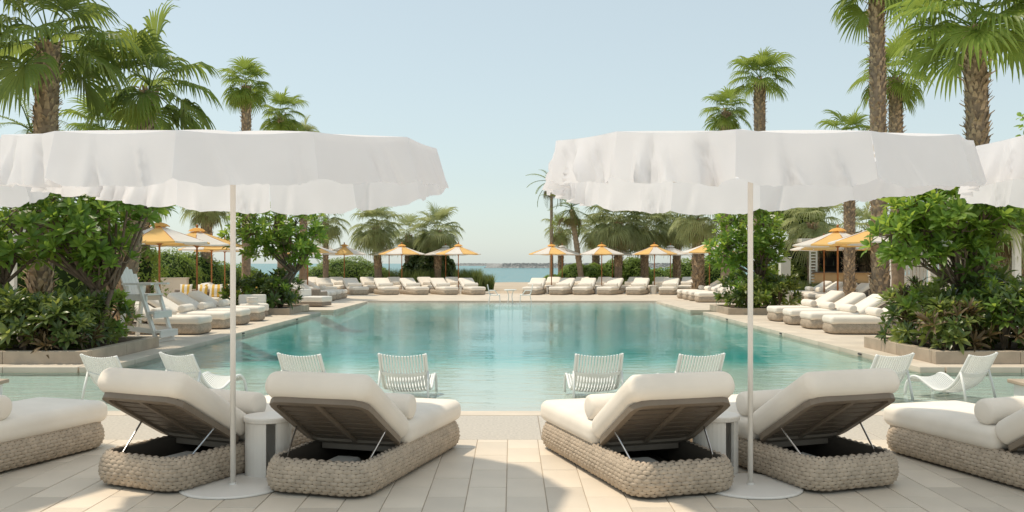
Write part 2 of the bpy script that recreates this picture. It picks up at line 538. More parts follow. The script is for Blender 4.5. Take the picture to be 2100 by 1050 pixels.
# side decks with their coping
def side_deck(s):
    o = MB()
    def sb(x0, x1, y0, y1, z0, z1): slab(min(s*x0, s*x1), max(s*x0, s*x1), y0, y1, z0, z1, o)
    sb(POOL_X + .4, 40, SHELF_Y + .3, 31.0, -.30, -.012)
    sb(7.4, 40, 31.0, 32.5, -.30, -.012)
    sb(6.6, 40, 32.5, FAR_Y - .3, -.30, -.012)
    return struct('side_deck', o, M['stone'])
for s in (-1, 1):
    sd = side_deck(s)
    # coping stones, each a piece
    cm = MB().rbox((0, 0, -.05), (.40, 1.194, .10), .012, 2).mesh('coping_stone', False, M['stone'])
    y = SHELF_Y
    k = 0
    while y < 30.9:
        ln = min(1.2, 31.0 - y)
        if ln > 1.19: obj('coping_stone', cm, None, sd, (s * (POOL_X + .2), y + ln / 2, 0))
        else: MB().rbox((0, 0, -.05), (.40, ln - .006, .10), .012, 2).build('coping_stone', M['stone'], sd, loc=(s * (POOL_X + .2), y + ln / 2, 0))
        y += ln
    cm2 = MB().rbox((0, 0, -.05), (.30, 1.194, .10), .012, 2).mesh('coping_stone', False, M['stone'])
    for k in range(6):
        obj('coping_stone', cm2, None, sd, (s * (6.3 + .15), 32.5 + .6 + k * 1.2 + (0), 0))
    MB().rbox((0, 0, -.05), (1.1, .3, .10), .012, 2).build('coping_stone', M['stone'], sd, loc=(s * 6.86, 32.35, 0.003))
    cm3 = MB().rbox((0, 0, -.05), (1.194, .30, .10), .012, 2).mesh('coping_stone', False, M['stone'])
    for k in range(6):
        obj('coping_stone', cm3, None, sd, (s * (POOL_X + .42 + .6 + k * 1.2), SHELF_Y + .15, 0))
    # tile wall under the coping
    wl = MB()
    slab(s * 6.52 if s > 0 else -6.9, 6.9 if s > 0 else -6.52, SHELF_Y + .02, 31, -.4, -.10, wl)
    slab(*(sorted((s * 6.32, s * 6.6))), 32.51, FAR_Y, -.4, -.10, wl)
    slab(*(sorted((s * 6.32, s * 7.4))), 32.24, 32.5, -.4, -.10, wl)
    slab(*(sorted((s * 6.55, s * PX))), SHELF_Y + .022, SHELF_Y + .3, -.4, -.10, wl)
    struct('pool_wall', wl, M['pool_wall'])
    # small drain covers on the wall
    for yy in (17.0, 22.0, 27.5):
        dm = MB().rbox((0, 0, 0), (.03, .16, .035), .008, 2).build('overflow_drain', M['char'], None, loc=(s * 6.497, yy, -.045))
        tag(dm, 'small dark overflow drain in the %s pool edge, %s' % ('left' if s < 0 else 'right', {17.0: 'nearest the loungers', 22.0: 'middle one', 27.5: 'farthest one'}[yy]), 'drain', 'drains along the pool edge')
far = struct('far_deck', slab(-40, 40, FAR_Y - .28, 53.5, -.2, -.008), M['stone'])

# breakwater on the horizon
rr = random.Random(3)
def breakwater(x0, x1, y, h, label, n):
    e = thing('breakwater', label, 'breakwater', ((x0 + x1) / 2, y, -3))
    L = x1 - x0
    mb = MB()
    for i in range(n):
        u = rr.uniform(-.5, .5); ft = rr.random()
        hh = h * min(1, (0.5 - abs(u)) * 9 + .12)
        zz = hh * ft * .93
        yy = -(1 - ft) * h * 1.5 + rr.uniform(-.5, .5)
        r = rr.uniform(.6, 1.1) * h / 6
        a = rr.uniform(0, 3)
        mb.box((u * L, yy, zz), (r * 1.7, r * 1.3, r * 1.2), (rotz(a) @ rotx(rr.uniform(0, 3))))
    tag(mb.build('boulders', M['rock'], e), kind='stuff')
    MB().add([(-L/2, -h*1.7, 0), (L/2, -h*1.7, 0), (L/2*.97, 0, h*.92), (-L/2*.97, 0, h*.92), (-L/2, h, 0), (L/2, h, 0)],
             [(0, 1, 2, 3), (3, 2, 5, 4), (0, 3, 4), (1, 5, 2)]).build('core', M['rock'], e)
p0, p1 = at(995, 549, 900), at(1420, 549, 900)
breakwater(p0.x, p1.x, 900, 4.9, 'pale grey rock breakwater lying across the sea', 2600)
p0, p1 = at(880, 545, 1700), at(1015, 545, 1700)
breakwater(p0.x, p1.x, 1700, 5.0, 'thin distant breakwater strip left of the rocks on the horizon', 500)
# ------------------------------------------------------------------ planters
def planter(s, x0, x1, y0, y1, label):
    """raised bed: kerb stones round a soil bed; x0 is the pool side"""
    e = thing('planter', label, 'planter', (s * x0, y0, 0))
    h, t = 0.20, 0.16
    L = x1 - x0; D = y1 - y0
    soil = MB()
    slab(*(sorted((s * (t - .01), s * (L - t)))), t - .01, D - t + .01, 0, h - .05, soil)
    soil.build('soil', M['soil'], e)
    def run(n, ln, horizontal, off):
        for k in range(n):
            st = MB()
            if horizontal: st.rbox((s * (k + .5) * ln, off + t / 2, h / 2 - .006), (ln - .006, t, h + .012), .008, 2)
            else: st.rbox((s * t / 2, t + (k + .5) * ln, h / 2 - .006), (t, ln - .006, h + .012), .008, 2)
            st.build('kerb_stone', M['kerb'], e)
    n = max(1, round(L / 1.4)); run(n, L / n, True, 0)
    n = max(1, round((D - t) / 1.4)); run(n, (D - t) / n, False, 0)
    n = max(1, round(L / 1.4))
    for k in range(n):
        MB().rbox((s * (k + .5) * L / n, D + t / 2 + .004, h / 2 - .006), (L / n - .006, t, h + .012), .008, 2).build('kerb_stone', M['kerb'], e)
    return e
planter(-1, 7.0, 12.6, 15.0, 17.9, 'stone kerbed planter of dark shrubs on the left by the pool')
planter(1, 6.98, 12.6, 15.0, 17.9, 'stone kerbed planter of lit shrubs on the right by the pool')
planter(-1, 7.16, 9.5, 29.3, 32.0, 'low stone planter farther back on the left pool side')
planter(1, 6.98, 10.0, 29.4, 32.0, 'low stone planter farther back on the right pool side')

# ------------------------------------------------------------------ woven sun lounger
LW, LL, LH = 0.86, 2.08, 0.25
PROF = [(-.045, .018), (-.012, .055), (.0, .105), (-.004, .16), (-.022, .21), (-.045, .244), (-.07, .254), (-.09, .246)]
def rr_path(u, a, b, r):
    """rounded rectangle: u in metres along the edge -> point, outward normal; half sizes a, b"""
    segs = [('l', 2 * (b - r)), ('c', PI / 2 * r), ('l', 2 * (a - r)), ('c', PI / 2 * r)] * 2
    total = 4 * (a - r) + 4 * (b - r) + 2 * PI * r
    u %= total
    p = Vector((a, -(b - r), 0)); ang = 0.0          # start on the +x side heading +y
    for kind, ln in segs:
        nrm = Vector((math.cos(ang), math.sin(ang), 0)); tan = Vector((-nrm.y, nrm.x, 0))
        if u <= ln:
            if kind == 'l': return p + tan * u, nrm
            a2 = ang + u / r; c = p - nrm * r
            n2 = Vector((math.cos(a2), math.sin(a2), 0))
            return c + n2 * r, n2
        u -= ln
        if kind == 'l': p = p + tan * ln
        else:
            c = p - nrm * r; ang += PI / 2
            p = c + Vector((math.cos(ang), math.sin(ang), 0)) * r
    return p, Vector((1, 0, 0))
def rr_len(a, b, r): return 4 * (a - r) + 4 * (b - r) + 2 * PI * r

def prof_at(v):
    ls = [0]
    for i in range(1, len(PROF)):
        ls.append(ls[-1] + math.hypot(PROF[i][0] - PROF[i-1][0], PROF[i][1] - PROF[i-1][1]))
    v = max(0, min(ls[-1], v))
    for i in range(1, len(PROF)):
        if v <= ls[i] + 1e-9:
            t = (v - ls[i-1]) / (ls[i] - ls[i-1])
            d = PROF[i-1][0] + t * (PROF[i][0] - PROF[i-1][0]); z = PROF[i-1][1] + t * (PROF[i][1] - PROF[i-1][1])
            dx = PROF[i][0] - PROF[i-1][0]; dz = PROF[i][1] - PROF[i-1][1]
            l = math.hypot(dx, dz)
            return d, z, dz / l, -dx / l
PLEN = sum(math.hypot(PROF[i][0] - PROF[i-1][0], PROF[i][1] - PROF[i-1][1]) for i in range(1, len(PROF)))

def make_lounger(label):
    e = thing('sun_lounger', label, 'lounger', group='woven sun loungers')
    a, b, r = LW / 2, LL / 2, 0.19
    per = rr_len(a, b, r)
    # hollow base: shell swept round the edge
    core = MB()
    prof = [(d - .006, z) for d, z in PROF] + [(-.10, .20), (-.10, .03), (-.05, .012)]
    n = 72; m = len(prof); vs = []; fs = []
    for k in range(n):
        p, nn = rr_path(per * k / n, a, b, r)
        for d, z in prof: vs.append(p + nn * d + Vector((0, 0, z)))
    for k in range(n):
        for i in range(m):
            j = (i + 1) % m; k2 = (k + 1) % n
            fs.append((k*m + i, k2*m + i, k2*m + j, k*m + j))
    core.add(vs, fs)
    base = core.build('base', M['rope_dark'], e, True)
    # woven strands, running bond
    rows = 10; rh = PLEN / rows; ncol = 84; sl = per / ncol
    st = MB(); wr = random.Random(2)
    for i in range(rows):
        vc = (i + .5) * rh
        for c in range(ncol):
            uc = (c + (.5 if i % 2 else 0)) * sl
            hh = .0125 * wr.uniform(.85, 1.2)
            wv = rh * .56 * wr.uniform(.95, 1.05)
            grid = []
            for iu, tu in enumerate((-1, -.72, 0, .72, 1)):
                for tv in (-1, 0, 1):
                    uu = uc + tu * sl * .53
                    k = (1 - abs(tu) ** 2.6)
                    d, z, nx, nz_ = prof_at(vc + tv * wv * (0.55 + .45 * k))
                    p, nn = rr_path(uu, a, b, r)
                    lift = hh * (1 if tv == 0 else .12) * k - .0045 * (1 - k) - .002
                    grid.append(p + nn * (d + nx * lift) + Vector((0, 0, z + nz_ * lift)))
            fs = []
            for iu in range(4):
                for iv in range(2):
                    q = iu * 3 + iv
                    fs.append((q, q + 3, q + 4, q + 1))
            st.add(grid, fs)
    tag(st.build('woven_strands', M['rope'], e, True), kind='stuff')
    # inside: floor board, spine
    y0 = -b
    slab(-a + .11, a - .11, y0 + .12, b - .12, .03, .045).build('inner_floor', M['taupe'], e)
    MB().rbox((-.06, y0 + .42, .10), (.22, .62, .10), .03, 2).build('folded_cover', M['linen'], e)
    slab(-a + .12, a - .12, y0 + .76, b - .13, .19, .235).build('seat_deck', M['taupe'], e)
    # mattress
    mt = MB().rbox((0, (y0 + .80 + b - .01) / 2, .325), (LW - .03, (b - .01) - (y0 + .80), .19), .075, 5, .012)
    mo = mt.build('mattress', M['linen'], e, True)
    # backrest
    A = R(31)
    hinge = Vector((0, y0 + .76, .262))
    du = Vector((0, -math.cos(A), math.sin(A)))      # up along the backrest
    nn = Vector((0, math.sin(A), math.cos(A)))       # towards the sitter
    rot = Matrix((Vector((1, 0, 0)), -du, nn)).transposed()
    def bk(x, u, w): return hinge + Vector((x, 0, 0)) + du * u + nn * w
    BL, BW = .82, LW - .07
    fr = MB()
    # frame: swept flat bar round a rounded rectangle
    per2 = rr_len(BW / 2, BL / 2, .11); n = 48; vs = []; fs = []
    sec = [(0, -.03), (0, .012), (-.05, .012), (-.05, -.03)]
    for k in range(n):
        p, q = rr_path(per2 * k / n, BW / 2, BL / 2, .11)
        for d, w_ in sec:
            pp = p + q * d
            vs.append(bk(pp.x, BL / 2 + pp.y, w_))
    for k in range(n):
        k2 = (k + 1) % n
        for i in range(4):
            j = (i + 1) % 4
            fs.append((k*4 + i, k*4 + j, k2*4 + j, k2*4 + i))
    fr.add(vs, fs)
    fo = fr.build('backrest_frame', M['taupe'], e)
    sm = MB().box((0, 0, 0), (BW - .095, .068, .010), rot).mesh('slat', False, M['slat'])
    for k in range(8):
        obj('slat', sm, None, fo, bk(0, .085 + k * .093, -.006))
    MB().box(bk(0, BL / 2, -.021), (.035, BL - .09, .018), rot).build('centre_bar', M['taupe'], fo)
    bc = MB().rbox(bk(0, BL / 2 + .03, .012 + .098), (LW - .02, BL + .08, .195), .085, 5, .012, rot).build('back_cushion', M['linen'], e, True)
    # bolster
    bo = MB(); pr = [(.0, -.385), (.07, -.383), (.092, -.372), (.1, -.35), (.103, 0), (.1, .35), (.092, .372), (.07, .383), (.0, .385)]
    vs = []
    tmp = MB().lathe(pr[1:-1], 22)
    bo.add([(z, y0 + .955 + x, .515 + y) for x, y, z in tmp.v], [tuple(reversed(f)) for f in tmp.f])
    bo.build('bolster', M['linen'], e, True)
    for s in (-1, 1):
        MB().tube([bk(s * (BW / 2 - .03), .34, -.03), (s * (a - .125), y0 + .14, .13)], .0075, 8).build('strut', M['steel'], e)
    for sx in (-1, 1):
        for sy in (-1, 1):
            MB().lathe([(.03, -.001), (.03, .03)], 10, (sx * (a - .16), sy * (b - .16), 0)).build('foot', M['dark'], e)
    return e

FARKEEP = {'base', 'woven_strands', 'mattress', 'back_cushion', 'bolster', 'backrest_frame'}
lounger = make_lounger('woven lounger with raised back, right one of the pair under the left parasol')

def pose_from_corner(cx, cy, heading, side, rear=True):
    """centre of a lounger from the ground position of its rear (or foot) corner on the given side"""
    h = R(heading)
    f = Vector((math.sin(h), math.cos(h), 0)); rt = Vector((math.cos(h), -math.sin(h), 0))
    c = Vector((cx, cy, 0)) - rt * (side * LW / 2) + f * ((LL / 2) * (1 if rear else -1))
    return c, -h
c, rz = pose_from_corner(-1.00, 6.27, 16.0, 1)
lounger.location = c; lounger.rotation_euler = (0, 0, rz)
NEAR = [(-2.37, 6.40, 24.5, 1, True, 'woven lounger with raised back, left one of the pair under the left parasol'),
        (.83, 6.25, -17.0, -1, True, 'woven lounger with raised back, left one of the pair under the right parasol'),
        (2.12, 6.42, -19.5, -1, True, 'woven lounger with raised back, right one of the pair under the right parasol'),
        (-3.59, 8.20, 18.5, 1, False, 'woven lounger cut off by the left edge of the photo'),
        (3.22, 8.02, -17.0, -1, False, 'woven lounger cut off by the right edge of the photo')]
for cx, cy, hd, sd_, rear, lab in NEAR:
    c, rz = pose_from_corner(cx, cy, hd, sd_, rear)
    dup(lounger, c, rz, lab)

ORD = ['first', 'second', 'third', 'fourth', 'fifth', 'sixth', 'seventh', 'eighth']
# rows beside the pool: feet towards the water
for s, side in ((-1, 'left'), (1, 'right')):
    for k, yy in enumerate((21.55, 23.25, 24.75, 26.3)):
        fx = 7.2 if s < 0 else 7.45
        dup(lounger, (s * (fx + LL / 2), yy, -.008), (-PI / 2 if s < 0 else PI / 2) + R((-3, 2, -1, 3)[k]),
            'cream lounger in the row beside the pool on the %s, %s from the camera' % (side, ORD[k]), None, FARKEEP)
    for k in range(4):
        dup(lounger, (s * (7.85 + LL / 2), 38.9 + k * 1.4, -.008), (-PI / 2 if s < 0 else PI / 2) + R((2, -2, 1, -3)[k]),
            'lounger facing sideways at the far %s corner of the pool, %s from the camera' % (side, ORD[k]), None, FARKEEP)
for k in range(4):
    dup(lounger, (12.3 + LL / 2, 36.6 + k * 1.5, -.012), PI / 2 + R((4, -3, 2, 0)[k]),
        'lounger in the group before the bar on the right, %s from the camera' % ORD[k], None, FARKEEP)
for k in range(2):
    dup(lounger, (-11.4 - .4 * k, 36.5 + k * 1.6, -.012), -PI / 2 + R(4 * k),
        'lounger behind the striped pillow sofas on the left, %s one' % ('nearer', 'farther')[k], None, FARKEEP)
# two rows across the pool, facing it
fl = [662, 721, 783, 839, 899, 955]; bl = [636, 692, 753, 811, 871, 926]
frt = [1081, 1137, 1182, 1234, 1289, 1352]; brt = [1114, 1168, 1216, 1275, 1331, 1389]
for side, row, xs_, Y, hd in (('left', 'front', fl, 48.6, 1), ('left', 'back', bl, 52.2, 1), ('right', 'front', frt, 48.6, -1), ('right', 'back', brt, 52.2, -1)):
    for k, px in enumerate(xs_):
        p = at(px + 14, 600, Y + 1.0)
        ang = PI + R(hd * (22 + (7 * k) % 11))
        if side == 'right': ang = PI + R(hd * (16 + (7 * k) % 11))
        dup(lounger, (p.x, Y, -.008), ang, 'lounger across the pool, %s row %s of the sea gap, %s from the left' % (row, side, ORD[k]), None, FARKEEP)
# ------------------------------------------------------------------ big white umbrellas on the near deck
def make_umbrella(label):
    e = thing('umbrella', label, 'umbrella', group='big white umbrellas on the near deck')
    N, RAD, RIM, APEX, VAL = 12, 1.525, 2.415, 2.62, .285
    ur = random.Random(21)
    TH0 = R(-90 + 5)
    def rim_z(th): return RIM + .10 * abs(math.cos(th)) ** 2.2
    def rim_r(th):
        loc = ((th - TH0) % (2 * PI / N)) - PI / N
        return RAD * math.cos(PI / N) / math.cos(loc)
    MB().lathe([(.37, 0), (.385, .004), (.385, .012), (.37, .018), (.03, .020), (.028, .03), (.0215, .034)], 40).build('base_plate', M['white'], e, False)
    MB().tube([(0, 0, .03), (0, 0, 1.2), (0, 0, APEX - .02)], .0205, 14).build('pole', M['white'], e, True)
    MB().lathe([(.0, 2.29), (.06, 2.30), (.07, 2.36), (.06, 2.46), (.03, 2.50)], 16).build('hub', M['white'], e)
    for k in range(N):
        th0 = TH0 + k * 2 * PI / N; th1 = th0 + 2 * PI / N
        mb = MB(); A, B = 5, 6
        for i in range(B + 1):
            t = i / B
            for j in range(A + 1):
                th = th0 + (th1 - th0) * j / A
                r = max(.002, rim_r(th) * t)
                z = APEX + (rim_z(th) - APEX) * t ** 1.15 - .02 * math.sin(PI * j / A) * math.sin(PI * t) - (.015 * math.sin(PI * j / A) * t)
                mb.v.append((r * math.cos(th), r * math.sin(th), z))
        for i in range(B):
            for j in range(A):
                q = i * (A + 1) + j
                mb.f.append((q, q + 1, q + A + 2, q + A + 1))
        mb.build('canopy_panel', M['canopy'], e, True)
        MB().beam((.06 * math.cos(th0), .06 * math.sin(th0), 2.44), (RAD * .99 * math.cos(th0), RAD * .99 * math.sin(th0), rim_z(th0) - .03), .018, .022).build('rib', M['white'], e)
        # hanging valance: pleated, ragged below, blown about on the left side
        mid = (th0 + th1) / 2
        wind = min(1, max(0, -math.cos(mid) + .2))
        mb = MB(); A, B = 30, 8
        creases = [(ur.uniform(.1, .85), ur.uniform(-.10, .22), ur.uniform(.03, .08), ur.choice((-1, 1)) * ur.uniform(.015, .04) * (1 + 1.9 * wind)) for _ in range(2 + int(5 * wind))]
        f1, f2, ph1, ph2 = ur.uniform(.8, 1.8), ur.uniform(2.2, 3.6), ur.uniform(0, 6), ur.uniform(0, 6)
        amp = .006 + .030 * wind ** 1.3
        jit = [ur.uniform(-.006, .006) for _ in range(A + 1)]
        skew = ur.uniform(-.02, .06)
        for i in range(B + 1):
            t = i / B
            for j in range(A + 1):
                s = j / A
                th = th0 + (th1 - th0) * s
                edge = math.sin(PI * min(1, max(0, s))) ** .35 if True else 1
                disp = amp * t ** 1.1 * (math.sin(2 * PI * f1 * s + ph1 + 1.2 * t) + .55 * math.sin(2 * PI * f2 * s + ph2 - 2 * t)) * edge
                fold = amp * .8 * t * abs(math.sin(PI * (f1 * s + t * .8) + ph2)) * edge
                r = rim_r(th) + .004 + .085 * t * (1 - .55 * wind) + disp + .4 * fold + sum(dp * t * max(0, 1 - abs(s - s0 - sl_ * t) / (wd_ * (.25 + t))) for s0, sl_, wd_, dp in creases) * min(1, edge * 1.5) * (1 if t else 0)
                dth = skew * t * math.sin(PI * s)
                ln = VAL * (1 + .12 * math.sin(PI * s) * abs(math.sin(ph1)) + .05 * math.sin(3 * PI * s)) + (jit[j] if i == B else 0)
                z = rim_z(th) - .015 * math.sin(PI * s) - ln * t
                mb.v.append((r * math.cos(th + dth), r * math.sin(th + dth), z))
        for i in range(B):
            for j in range(A):
                q = i * (A + 1) + j
                mb.f.append((q, q + A + 1, q + A + 2, q + 1))
        mb.build('valance_panel', M['canopy'], e, True)
    return e
umb = make_umbrella('big white umbrella with long cloth valance, left of the two in full view')
umb.location = (-2.06, 6.72, 0); umb.scale = (.98, .98, 1)
dup(umb, (1.76, 6.72, 0), R(7), 'big white umbrella with long cloth valance, right of the two in full view').scale = (.97, .98, 1)
u3 = dup(umb, (-5.45, 7.2, 0), R(-11), 'big white umbrella cut off by the left edge of the photo'); u3.scale = (1, 1, 1.04)
u4 = dup(umb, (5.2, 7.0, 0), R(16), 'big white umbrella cut off by the right edge of the photo'); u4.scale = (1, 1, 1.035)

# ------------------------------------------------------------------ yellow and white wooden parasols
def make_parasol(label, plain=False):
    e = thing('parasol', label, 'parasol', group='wooden poled parasols')
    N, RAD, RIM, TOP = 8, 1.42, 2.26, 2.74
    MB().lathe([(.26, 0), (.27, .02), (.27, .06), (.05, .09), (.04, .16)], 18).build('base', M['offwhite'], e)
    MB().tube([(0, 0, .05), (0, 0, 1.4), (0, 0, 2.80)], .029, 10).build('pole', M['teak'], e, True)
    MB().lathe([(.03, 2.16), (.075, 2.20), (.085, 2.24), (.06, 2.28), (.03, 2.30)], 14).build('runner', M['teak'], e)
    MB().lathe([(.012, 2.80), (.03, 2.82), (.042, 2.86), (.034, 2.90), (.012, 2.925)], 12).build('finial', M['teak'], e, True)
    for k in range(N):
        th0 = k * 2 * PI / N; th1 = th0 + 2 * PI / N
        mb = MB(); A, B = 4, 5
        for i in range(B + 1):
            t = .10 + .90 * i / B
            for j in range(A + 1):
                th = th0 + (th1 - th0) * j / A
                loc = th - (th0 + th1) / 2
                r = RAD * t * math.cos(PI / N) / math.cos(loc)
                z = TOP + (RIM - TOP) * t - .05 * math.sin(PI * t) * .4 - .02 * math.sin(PI * j / A) * t
                mb.v.append((r * math.cos(th), r * math.sin(th), z))
        for j in range(A + 1):       # small hem
            q = mb.v[B * (A + 1) + j]
            mb.v.append((q[0] * 1.003, q[1] * 1.003, q[2] - .045))
        for i in range(B + 1):
            for j in range(A):
                q = i * (A + 1) + j
                mb.f.append((q, q + 1, q + A + 2, q + A + 1))
        mb.build('canopy_panel', M['pwhite'] if (plain or k % 2) else M['yellow'], e, False)
        c, s = math.cos(th0), math.sin(th0)
        MB().beam((.07 * c, .07 * s, 2.68), (RAD * .985 * c, RAD * .985 * s, RIM - .012), .022, .026).build('rib', M['teak'], e)
        MB().beam((.07 * c, .07 * s, 2.22), (RAD * .5 * c, RAD * .5 * s, 2.46), .018, .022).build('strut', M['teak'], e)
    cap = MB(); n = 32
    for i in range(4):
        t = i / 3
        for k in range(n):
            a = 2 * PI * k / n
            sc = .02 * abs(math.sin(4 * a)) if i == 3 else 0
            r = .03 + .25 * t
            cap.v.append((r * math.cos(a), r * math.sin(a), 2.815 - .085 * t ** 1.4 - (.045 - sc if i == 3 else 0)))
    for i in range(3):
        for k in range(n):
            k2 = (k + 1) % n
            cap.f.append((i*n + k, (i+1)*n + k, (i+1)*n + k2, i*n + k2))
    cap.build('vent_cap', M['pwhite'] if plain else M['orange'], e, True)
    return e
par_y = make_parasol('yellow and white parasol nearest on the right side of the pool')
par_y.location = (10.35, 25.6, -.01); par_y.rotation_euler = (0, 0, R(14))
par_w = make_parasol('plain white parasol in the back row left of the sea gap, leftmost of three', True)
def spot(px, Y, z=-.01):
    p = at(px, 600, Y); return (p.x, Y, z)
par_w.location = spot(671, 54.0); par_w.rotation_euler = (0, 0, R(10)); par_w.scale = (.9, .9, .97)
for px, Y, rot_, lab in ((798, 54, 30, 'plain white parasol in the back row left of the sea gap, middle of three'),
                         (914, 54, 12, 'plain white parasol in the back row left of the sea gap, nearest the sea'),
                         (1153, 54, 22, 'plain white parasol in the back row right of the sea gap, nearest the sea'),
                         (1256, 54, 5, 'plain white parasol in the back row right of the sea gap, middle of three'),
                         (1375, 54, 33, 'plain white parasol in the back row right of the sea gap, rightmost of three'),
                         (2026, 27, 10, 'plain white parasol behind the right planter beside the white cabana')):
    o = dup(par_w, spot(px, Y), R(rot_), lab); o.scale = (.9, .9, .97)
for px, Y, rot_, sc, lab in (
        (1718, 29.5, 36, 1.0, 'yellow and white parasol, second one beside the right pool edge'),
        (327, 25.6, -8, 1.0, 'yellow and white parasol nearest on the left side, half behind the plumeria tree'),
        (404, 29.5, -28, 1.0, 'yellow and white parasol, second one beside the left pool edge'),
        (434, 38.5, 5, .97, 'yellow and white parasol behind the striped pillow sofas'),
        (461, 43.0, 25, .97, 'yellow and white parasol just left of the big white pole'),
        (596, 47.0, 0, .95, 'yellow and white parasol behind the second left plumeria tree'),
        (631, 42.5, 12, .95, 'yellow and white parasol at the far left pool corner'),
        (706, 50.6, -12, .9, 'yellow and white parasol across the pool, leftmost of three left of the gap'),
        (824, 50.6, 8, .9, 'yellow and white parasol across the pool, middle of three left of the gap'),
        (940, 50.6, 14, .9, 'yellow and white parasol across the pool, left beside the sea gap'),
        (1131, 50.6, -9, .9, 'yellow and white parasol across the pool, right beside the sea gap'),
        (1234, 50.6, -24, .9, 'yellow and white parasol across the pool, middle of three right of the gap'),
        (1342, 50.6, 24, .9, 'yellow and white parasol across the pool, rightmost of three right of the gap'),
        (1455, 43.0, 34, .95, 'yellow and white parasol half behind the second right planter'),
        (1690, 38.5, 30, .97, 'yellow and white parasol before the bar, left of two'),
        (1732, 37.5, 12, .97, 'yellow and white parasol before the bar, right of two')):
    o = dup(par_y, spot(px, Y), R(rot_), lab); o.scale = (sc, sc, 1 if sc > .96 else .97)

# ------------------------------------------------------------------ side tables
def make_side_table(label):
    e = thing('side_table', label, 'side table', group='round white side tables')
    MB().lathe([(.178, .425), (.188, .430), (.19, .455), (.186, .465), (.17, .468)], 36).build('table_top', M['white'], e)
    for k in range(3):
        mb = MB(); n = 9; r0, r1 = .150, .176
        a0 = k * 2 * PI / 3; w = R(94)
        for i in range(n + 1):
            a = a0 + w * i / n
            for r in (r0, r1):
                for z in (.0, .424): mb.v.append((r * math.cos(a), r * math.sin(a), z))
        for i in range(n):
            q = i * 4
            mb.f += [(q + 2, q + 6, q + 7, q + 3), (q, q + 1, q + 5, q + 4), (q + 1, q + 3, q + 7, q + 5), (q, q + 4, q + 6, q + 2)]
        mb.f += [(0, 2, 3, 1), (n*4, n*4 + 1, n*4 + 3, n*4 + 2)]
        mb.build('leg', M['white'], e, False)
    return e
tb = make_side_table('round white side table between the two left foreground loungers')
tb.location = (-1.90, 7.10, .0); tb.rotation_euler = (0, 0, R(-55))
dup(tb, (1.60, 7.16, 0), R(70), 'round white side table between the two right foreground loungers', scale=1.0)
for k, px in enumerate((713, 831, 949)):
    dup(tb, spot(px, 49.0), R(40 * k), 'small white table among the loungers across the pool left of gap, %s from left' % ORD[k])
for k, px in enumerate((1127, 1227, 1340)):
    dup(tb, spot(px, 49.0), R(40 * k + 20), 'small white table among the loungers across the pool right of gap, %s from left' % ORD[k])

# drum table and low white seats on the left deck
e = thing('drum_table', 'cream waisted drum table at the end of the left lounger row', 'table', (-8.05, 28.2, -.01))
MB().lathe([(.17, 0), (.172, .01), (.172, .40), (.16, .43), (.15, .45), (.16, .47), (.172, .49), (.172, .57), (.165, .58)], 28).build('body', M['white'], e)
MB().lathe([(.172, .581), (.172, .60), (.16, .606)], 28).build('lid', M['white'], e)

def sofa(loc, rz, L, label, seats, arm=True, wick=True):
    e = thing('sofa', label, 'sofa', loc, rz)
    mt = M['wicker'] if wick else M['white']
    MB().rbox((0, 0, .15), (L, .85, .26), .05, 3).build('base', mt, e)
    MB().rbox((0, .36, .45), (L, .14, .42), .05, 3).build('back', mt, e)
    if arm:
        for s in (-1, 1): MB().rbox((s * (L / 2 - .06), -.06, .40), (.12, .72, .30), .05, 3).build('arm', mt, e)
    w = (L - .26) / seats
    for k in range(seats):
        MB().rbox((-L / 2 + .13 + w * (k + .5), -.06, .35), (w - .02, .70, .16), .06, 4, .01).build('seat_cushion', M['linen'], e, True)
    return e
sofa((-10.2, 32.9, -.012), R(0), 3.0, 'grey wicker sofa of striped pillows, nearer of two on the left', 3)
sofa((-11.4, 35.0, -.012), R(0), 3.4, 'grey wicker sofa of striped pillows, farther of two on the left', 3)
sofa((-9.0, 29.0 + 4.9, -.012), R(90), 1.1, 'grey wicker armchair beside the nearer striped pillow sofa', 1)
sofa((-8.05, 36.2, -.012), R(170), 1.2, 'grey wicker armchair with pale seat beside the far left loungers', 1)
def daybed(loc, rz, label):
    e = thing('daybed', label, 'daybed', loc, rz)
    MB().rbox((0, 0, .11), (.82, .95, .14), .03, 3).build('plinth', M['wicker'], e)
    MB().rbox((0, 0, .29), (.86, 1.0, .22), .05, 3).build('seat', M['white'], e, False)
    MB().rbox((0, .44, .52), (.86, .12, .30), .05, 3).build('back', M['white'], e)
daybed((-8.15, 29.05 - .55 + 1.3 - 1.1, -.012), R(20), 'low white daybed against the second left planter')
daybed((-7.55, 35.0, -.012), R(75), 'low white daybed at the far left pool corner')
